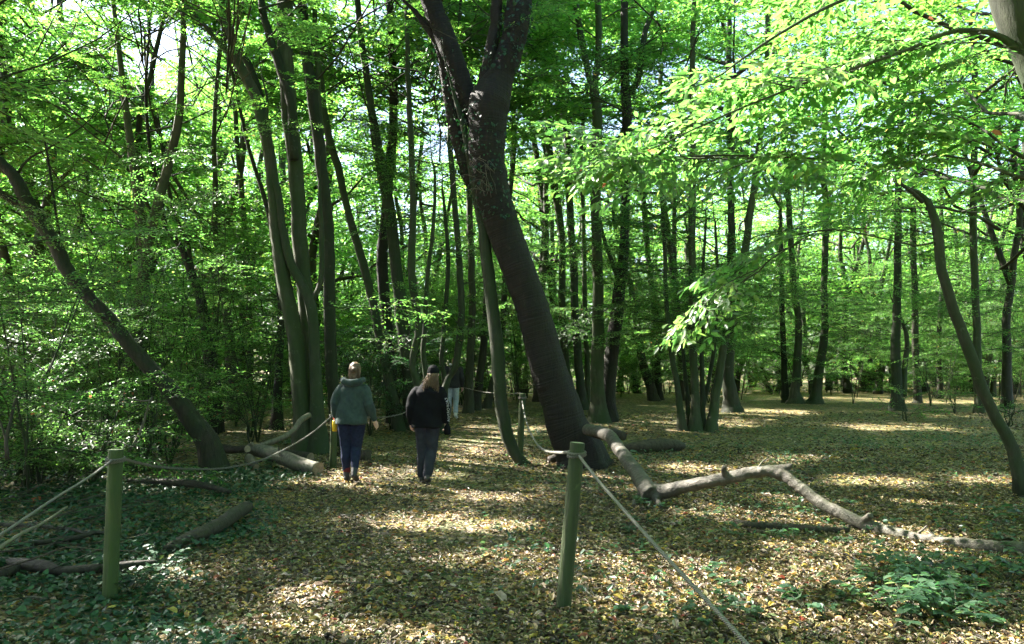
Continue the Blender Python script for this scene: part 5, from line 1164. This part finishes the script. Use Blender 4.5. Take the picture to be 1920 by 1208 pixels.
def shoes(root, J, matn, k, sole=.015, hi=.1, r=.05):
    an = np.array(J['an' + k]); to = np.array(J['to' + k]); d = to - an; heel = an + np.array([0, -.035, 0]) + np.array([0, 0, -.035])
    up = np.array(J['kn' + k]) - an; up /= np.linalg.norm(up)
    fuse('shoe', [limb_([heel, (heel + to) / 2 + np.array([0, 0, -.005]), to], [.04, .044, .036]), limb_([heel * .5 + an * .5, an + up * hi], [r * .9, r])], matn, .009, root, 3)
def trousers(root, J, matn, rt=.105, rk=.07, ra=.055, hipw=.19, hipd=.135, wrinkle=.004, top=.98, ankle=.06):
    pel = J['pelvis']; pr = [ell([(pel[0], pel[1] - .01, pel[2] - .12, hipw * .8, hipd * .8), (pel[0], pel[1] - .015, pel[2] - .04, hipw, hipd), (pel[0], pel[1] - .01, pel[2] + .05, hipw * .98, hipd * .97), (pel[0], pel[1], top, hipw * .85, hipd * .85)])]
    for k in 'LR':
        hp, kn, an = map(lambda q: np.array(J[q + k], float), ('hp', 'kn', 'an')); up = (kn - an) / np.linalg.norm(kn - an)
        mid = (hp + kn) / 2 ; calf = kn * .6 + an * .4 + np.array([0, -.015, 0])
        pr.append(limb_([hp, mid, kn, calf, an + up * ankle], [rt, (rt * .55 + rk * .45), rk, rk * .98, ra]))
    return fuse('trousers', pr, matn, .011, root, 3, wrinkle, 11)
def top_(root, J, matn, name, sh=.205, chest=(.20, .135), waist=(.20, .14), hem=(.215, .15), hemz=.84, arm=(.075, .062, .05), wrinkle=.006, neckr=.085, cuff=.03):
    ch = J['chest']; pel = J['pelvis']; z1 = ch[2]
    pr = [ell([(pel[0], pel[1] - .01, hemz, hem[0] * .97, hem[1]), (pel[0], pel[1] - .01, hemz + .05, hem[0], hem[1]), (pel[0], pel[1] - .005, (hemz + z1) / 2, waist[0], waist[1]), (ch[0], ch[1] - .01, z1, chest[0], chest[1]), (ch[0], ch[1] - .012, z1 + .09, chest[0] * .98, chest[1] * .95), (ch[0], ch[1] - .005, z1 + .155, sh * .82, chest[1] * .75), (ch[0], ch[1], z1 + .2, neckr * 1.15, neckr), (ch[0], ch[1] + .005, z1 + .225, neckr * .9, neckr * .9)], 28)]
    for k in 'LR':
        s, e, w_ = (np.array(J[q + k], float) for q in ('sh', 'el', 'wr')); u = (w_ - e) / np.linalg.norm(w_ - e)
        pr.append(limb_([s, (s + e) / 2, e, (e + w_) / 2, w_ - u * cuff], [arm[0], arm[0] * .97, arm[1], arm[1] * .95, arm[2]]))
    return fuse(name, pr, matn, .011, root, 4, wrinkle, 8)
def strands(name, root, n, f_root, f_tip, matn, r=.003):
    mb = MB(); t = np.linspace(0, 1, 7)[:, None]
    for i in range(n):
        a = np.array(f_root(i)); b = np.array(f_tip(i, a)); m = (a + b) / 2 + np.array([rng.normal(0, .008), -.03, .02])
        q = (1 - t) ** 2 * a + 2 * t * (1 - t) * m + t ** 2 * b + rng.normal(0, .002, (7, 3)); mb.tube(q, np.linspace(r, r * .4, 7), sides=4, cap=False)
    return link(name, mb.mesh(name, [M[matn]]), root)

# woman in the grey green hoodie
gA = G(658, 904)
JA = dict(head=(.035, .03, 1.585), neck=(.03, .0, 1.46), chest=(.02, 0, 1.23), pelvis=(.0, 0, .93),
    shL=(-.152, 0, 1.325), elL=(-.24, -.045, 1.12), wrL=(-.235, .06, .905), shR=(.185, 0, 1.32), elR=(.255, -.06, 1.10), wrR=(.325, .02, .865), curlL=.9, curlR=.35,
    hpL=(-.095, 0, .86), knL=(-.09, .035, .50), anL=(-.065, .02, .09), toL=(-.07, .19, .035), hpR=(.095, 0, .86), knR=(.065, .04, .48), anR=(.075, -.16, .15), toR=(.085, .0, .04))
pA = person('woman seen from behind in grey green hoodie and tight navy jeans, holding a bottle', gA, JA, None)
top_(pA, JA, 'hoodie', 'hoodie', sh=.18, chest=(.195, .14), waist=(.212, .165), hem=(.235, .19), hemz=.82, arm=(.078, .066, .046), wrinkle=.007)
fuse('hood', [limb_([(-.115, .05, 1.46), (-.125, -.04, 1.45), (-.09, -.115, 1.425), (.02, -.15, 1.40), (.13, -.115, 1.425), (.165, -.04, 1.45), (.155, .05, 1.46)], [.03, .042, .05, .052, .05, .042, .03]), ell([(.02, -.08, 1.34, .07, .05), (.02, -.085, 1.38, .11, .07), (.02, -.07, 1.43, .13, .07), (.02, -.05, 1.46, .10, .05)])], 'hoodie', .01, pA, 4, .003, 12)
trousers(pA, JA, 'jeans', rt=.115, rk=.073, ra=.048, hipw=.20, hipd=.16, top=.97, wrinkle=.003)
for k in 'LR': shoes(pA, JA, 'boot', k, hi=.08)
lj = JA['anL']; V, f = limb_([(lj[0], lj[1], lj[2] + .06), (lj[0], lj[1], lj[2] + .10)], [.054, .052]); link('sock', mesh_from('sock', V, f, M['redsock']), pA)
h = JA['head']; fuse('hair', [ball((h[0] + .01, h[1] - .115, h[2] + .01), (.038, .034, .036)), ell([(h[0], h[1] - .045, h[2] - .15, .05, .035), (h[0], h[1] - .045, h[2] - .10, .078, .065), (h[0], h[1] - .022, h[2] - .04, .088, .088), (h[0], h[1] - .018, h[2] + .03, .089, .100), (h[0], h[1] - .008, h[2] + .085, .07, .085), (h[0], h[1] - .005, h[2] + .118, .03, .04)])], 'blond', .009, pA, 2, .003, 30)
strands('hair_strand', pA, 120, lambda i: (h[0] + rng.uniform(-.08, .08), h[1] - .06 + rng.uniform(-.03, .03), h[2] + rng.uniform(-.02, .06)), lambda i, a: (a[0] * .9 + h[0] * .1 + rng.normal(0, .01), h[1] - .075 + rng.normal(0, .015), h[2] - .17 + rng.uniform(-.03, .03)), 'blond')
# bottle
bt = Vector(gA) + Vector((-.262, .085, .80)); rb = empty('drink_bottle', bt, 'yellow drink bottle with red cap held by the woman in the hoodie', 'bottle')
V, f = ell([(0, 0, -.09, .028, .028), (0, 0, -.085, .033, .033), (0, 0, .02, .034, .034), (0, 0, .05, .032, .032), (0, 0, .07, .02, .02)], 18); link('bottle_body', mesh_from('bottle_body', V, f, M['yellow']), rb)
V, f = ell([(0, 0, .071, .022, .022), (0, 0, .10, .022, .022), (0, 0, .105, .018, .018)], 18); link('bottle_cap', mesh_from('bottle_cap', V, f, M['redcap']), rb)

# person in black with the cap
gB = G(797, 907)
JB = dict(head=(.105, .04, 1.575), neck=(.08, .01, 1.46), chest=(.045, 0, 1.22), pelvis=(.02, 0, .95),
    shL=(-.135, 0, 1.315), elL=(-.215, -.05, 1.10), wrL=(-.20, .02, .865), shR=(.215, 0, 1.32), elR=(.285, -.03, 1.11), wrR=(.295, .03, .88), curlL=.8, curlR=1.0,
    hpL=(-.06, 0, .87), knL=(-.05, .05, .48), anL=(-.055, .10, .09), toL=(-.05, .27, .035), hpR=(.11, 0, .87), knR=(.095, .02, .48), anR=(.035, -.07, .12), toR=(.045, .09, .035))
pB = person('person seen from behind in black cap, black top with sleeve lettering and grey trousers', gB, JB, None)
top_(pB, JB, 'black', 'sweatshirt', sh=.19, chest=(.21, .145), waist=(.225, .165), hem=(.23, .175), hemz=.80, arm=(.08, .073, .056), wrinkle=.009, cuff=.01)
trousers(pB, JB, 'greytrouser', rt=.105, rk=.078, ra=.07, hipw=.185, hipd=.14, top=.97, wrinkle=.005, ankle=.03)
for k in 'LR': shoes(pB, JB, 'boot', k, hi=.12)
h = JB['head']; fuse('cap', [ell([(h[0], h[1], h[2] - .005, .086, .105), (h[0], h[1], h[2] + .03, .088, .107), (h[0], h[1], h[2] + .08, .076, .092), (h[0], h[1], h[2] + .115, .04, .05), (h[0], h[1], h[2] + .122, .01, .012)]), ell([(h[0], h[1] + .13, h[2] + .003, .07, .07), (h[0], h[1] + .13, h[2] + .016, .065, .06)])], 'black', .008, pB, 2)
fuse('hair', [ell([(h[0] - .02, h[1] - .10, h[2] - .25, .05, .02), (h[0] - .015, h[1] - .11, h[2] - .20, .10, .04), (h[0] - .01, h[1] - .085, h[2] - .14, .10, .05), (h[0], h[1] - .05, h[2] - .07, .08, .06), (h[0], h[1] - .03, h[2], .078, .075)])], 'brownhair', .009, pB, 2, .004, 30)
strands('hair_strand', pB, 220, lambda i: (h[0] + rng.uniform(-.075, .075), h[1] - .075 + rng.uniform(-.02, .02), h[2] + rng.uniform(-.07, .0)), lambda i, a: (h[0] - .02 + (a[0] - h[0]) * 1.5 + rng.normal(0, .015), h[1] - .15 + rng.normal(0, .012), h[2] - .22 + rng.uniform(-.07, .05)), 'brownhair')
# lettering down the right sleeve
cu = bpy.data.curves.new('txt', 'FONT'); cu.body = 'CALIFORNIA'; cu.size = .062; cu.align_x = 'LEFT'; cu.extrude = .001; cu.space_character = 1.12
to = bpy.data.objects.new('txt', cu); col.objects.link(to); dg = bpy.context.evaluated_depsgraph_get(); tme = bpy.data.meshes.new_from_object(to.evaluated_get(dg)); bpy.data.objects.remove(to)
n = len(tme.vertices); co = np.empty(n * 3, np.float32); tme.vertices.foreach_get('co', co); co = co.reshape(-1, 3)
s_ = np.array(JB['shR']) * .2 + np.array(JB['elR']) * .8; e_ = np.array(JB['wrR']); el = np.array(JB['elR'])
u = co[:, 0] / max(co[:, 0].max(), 1e-6); tt = u * 1.0; top0 = el + (np.array(JB['shR']) - el) * .55
ax = np.where((tt < .4)[:, None], top0 + (el - top0) * (tt / .4)[:, None], el + (e_ - el) * ((tt - .4) / .6)[:, None])
ang = -math.pi / 2 * .62 - (co[:, 1] - .022) / .085; rad_ = .094 - .022 * tt + co[:, 2]
co2 = ax + np.stack([np.cos(ang) * rad_, np.sin(ang) * rad_, 0 * rad_], 1); tme.vertices.foreach_set('co', co2.astype(np.float32).ravel()); tme.materials.clear(); tme.materials.append(M['white']); tme.update(); link('sleeve_lettering', tme, pB)
bb = Vector(gB) + Vector((.31, .04, .79)); rb = empty('black_pouch', bb, 'black soft pouch held in the right hand of the person in the black cap', 'bag')
V, f = ell([(0, 0, -.10, .035, .045), (0, 0, -.08, .05, .07), (0, 0, 0, .048, .065), (0, 0, .05, .03, .045), (0, 0, .07, .012, .02)], 16); link('pouch_body', mesh_from('pouch_body', V, f, M['black']), rb)

# third walker far ahead
gC = G(848, 786); 
JC = dict(head=(.06, .03, 1.58), neck=(.045, .0, 1.46), chest=(.03, 0, 1.22), pelvis=(.0, 0, .95),
    shL=(-.17, 0, 1.37), elL=(-.23, -.05, 1.11), wrL=(-.22, .05, .88), shR=(.22, 0, 1.37), elR=(.27, -.05, 1.10), wrR=(.27, .05, .87),
    hpL=(-.09, 0, .87), knL=(-.10, .04, .48), anL=(-.10, .05, .09), toL=(-.11, .22, .035), hpR=(.09, 0, .87), knR=(.09, .06, .48), anR=(.10, -.12, .14), toR=(.12, .04, .04))
pC = person('distant walker in dark top and pale trousers, half hidden behind slanting stems', gC, JC, None)
top_(pC, JC, 'darktop', 'jacket', hemz=.85)
trousers(pC, JC, 'palejeans', rt=.10, rk=.075, ra=.065)
for k in 'LR': shoes(pC, JC, 'whiteshoe', k, hi=.05)
h = JC['head']; fuse('hair', [ell([(h[0], h[1] - .03, h[2] - .07, .07, .06), (h[0], h[1] - .02, h[2], .083, .095), (h[0], h[1] - .01, h[2] + .07, .07, .085), (h[0], h[1], h[2] + .118, .03, .04)])], 'brownhair', .01, pC, 2)
V, f, u = tube([(-.08, .02, 1.50), (-.075, -.05, 1.495), (0.03, -.09, 1.48), (.14, -.05, 1.495), (.15, .02, 1.50)], [.018, .022, .025, .022, .018], sides=8); link('collar', mesh_from('collar', V, f, M['white'], u), pC)
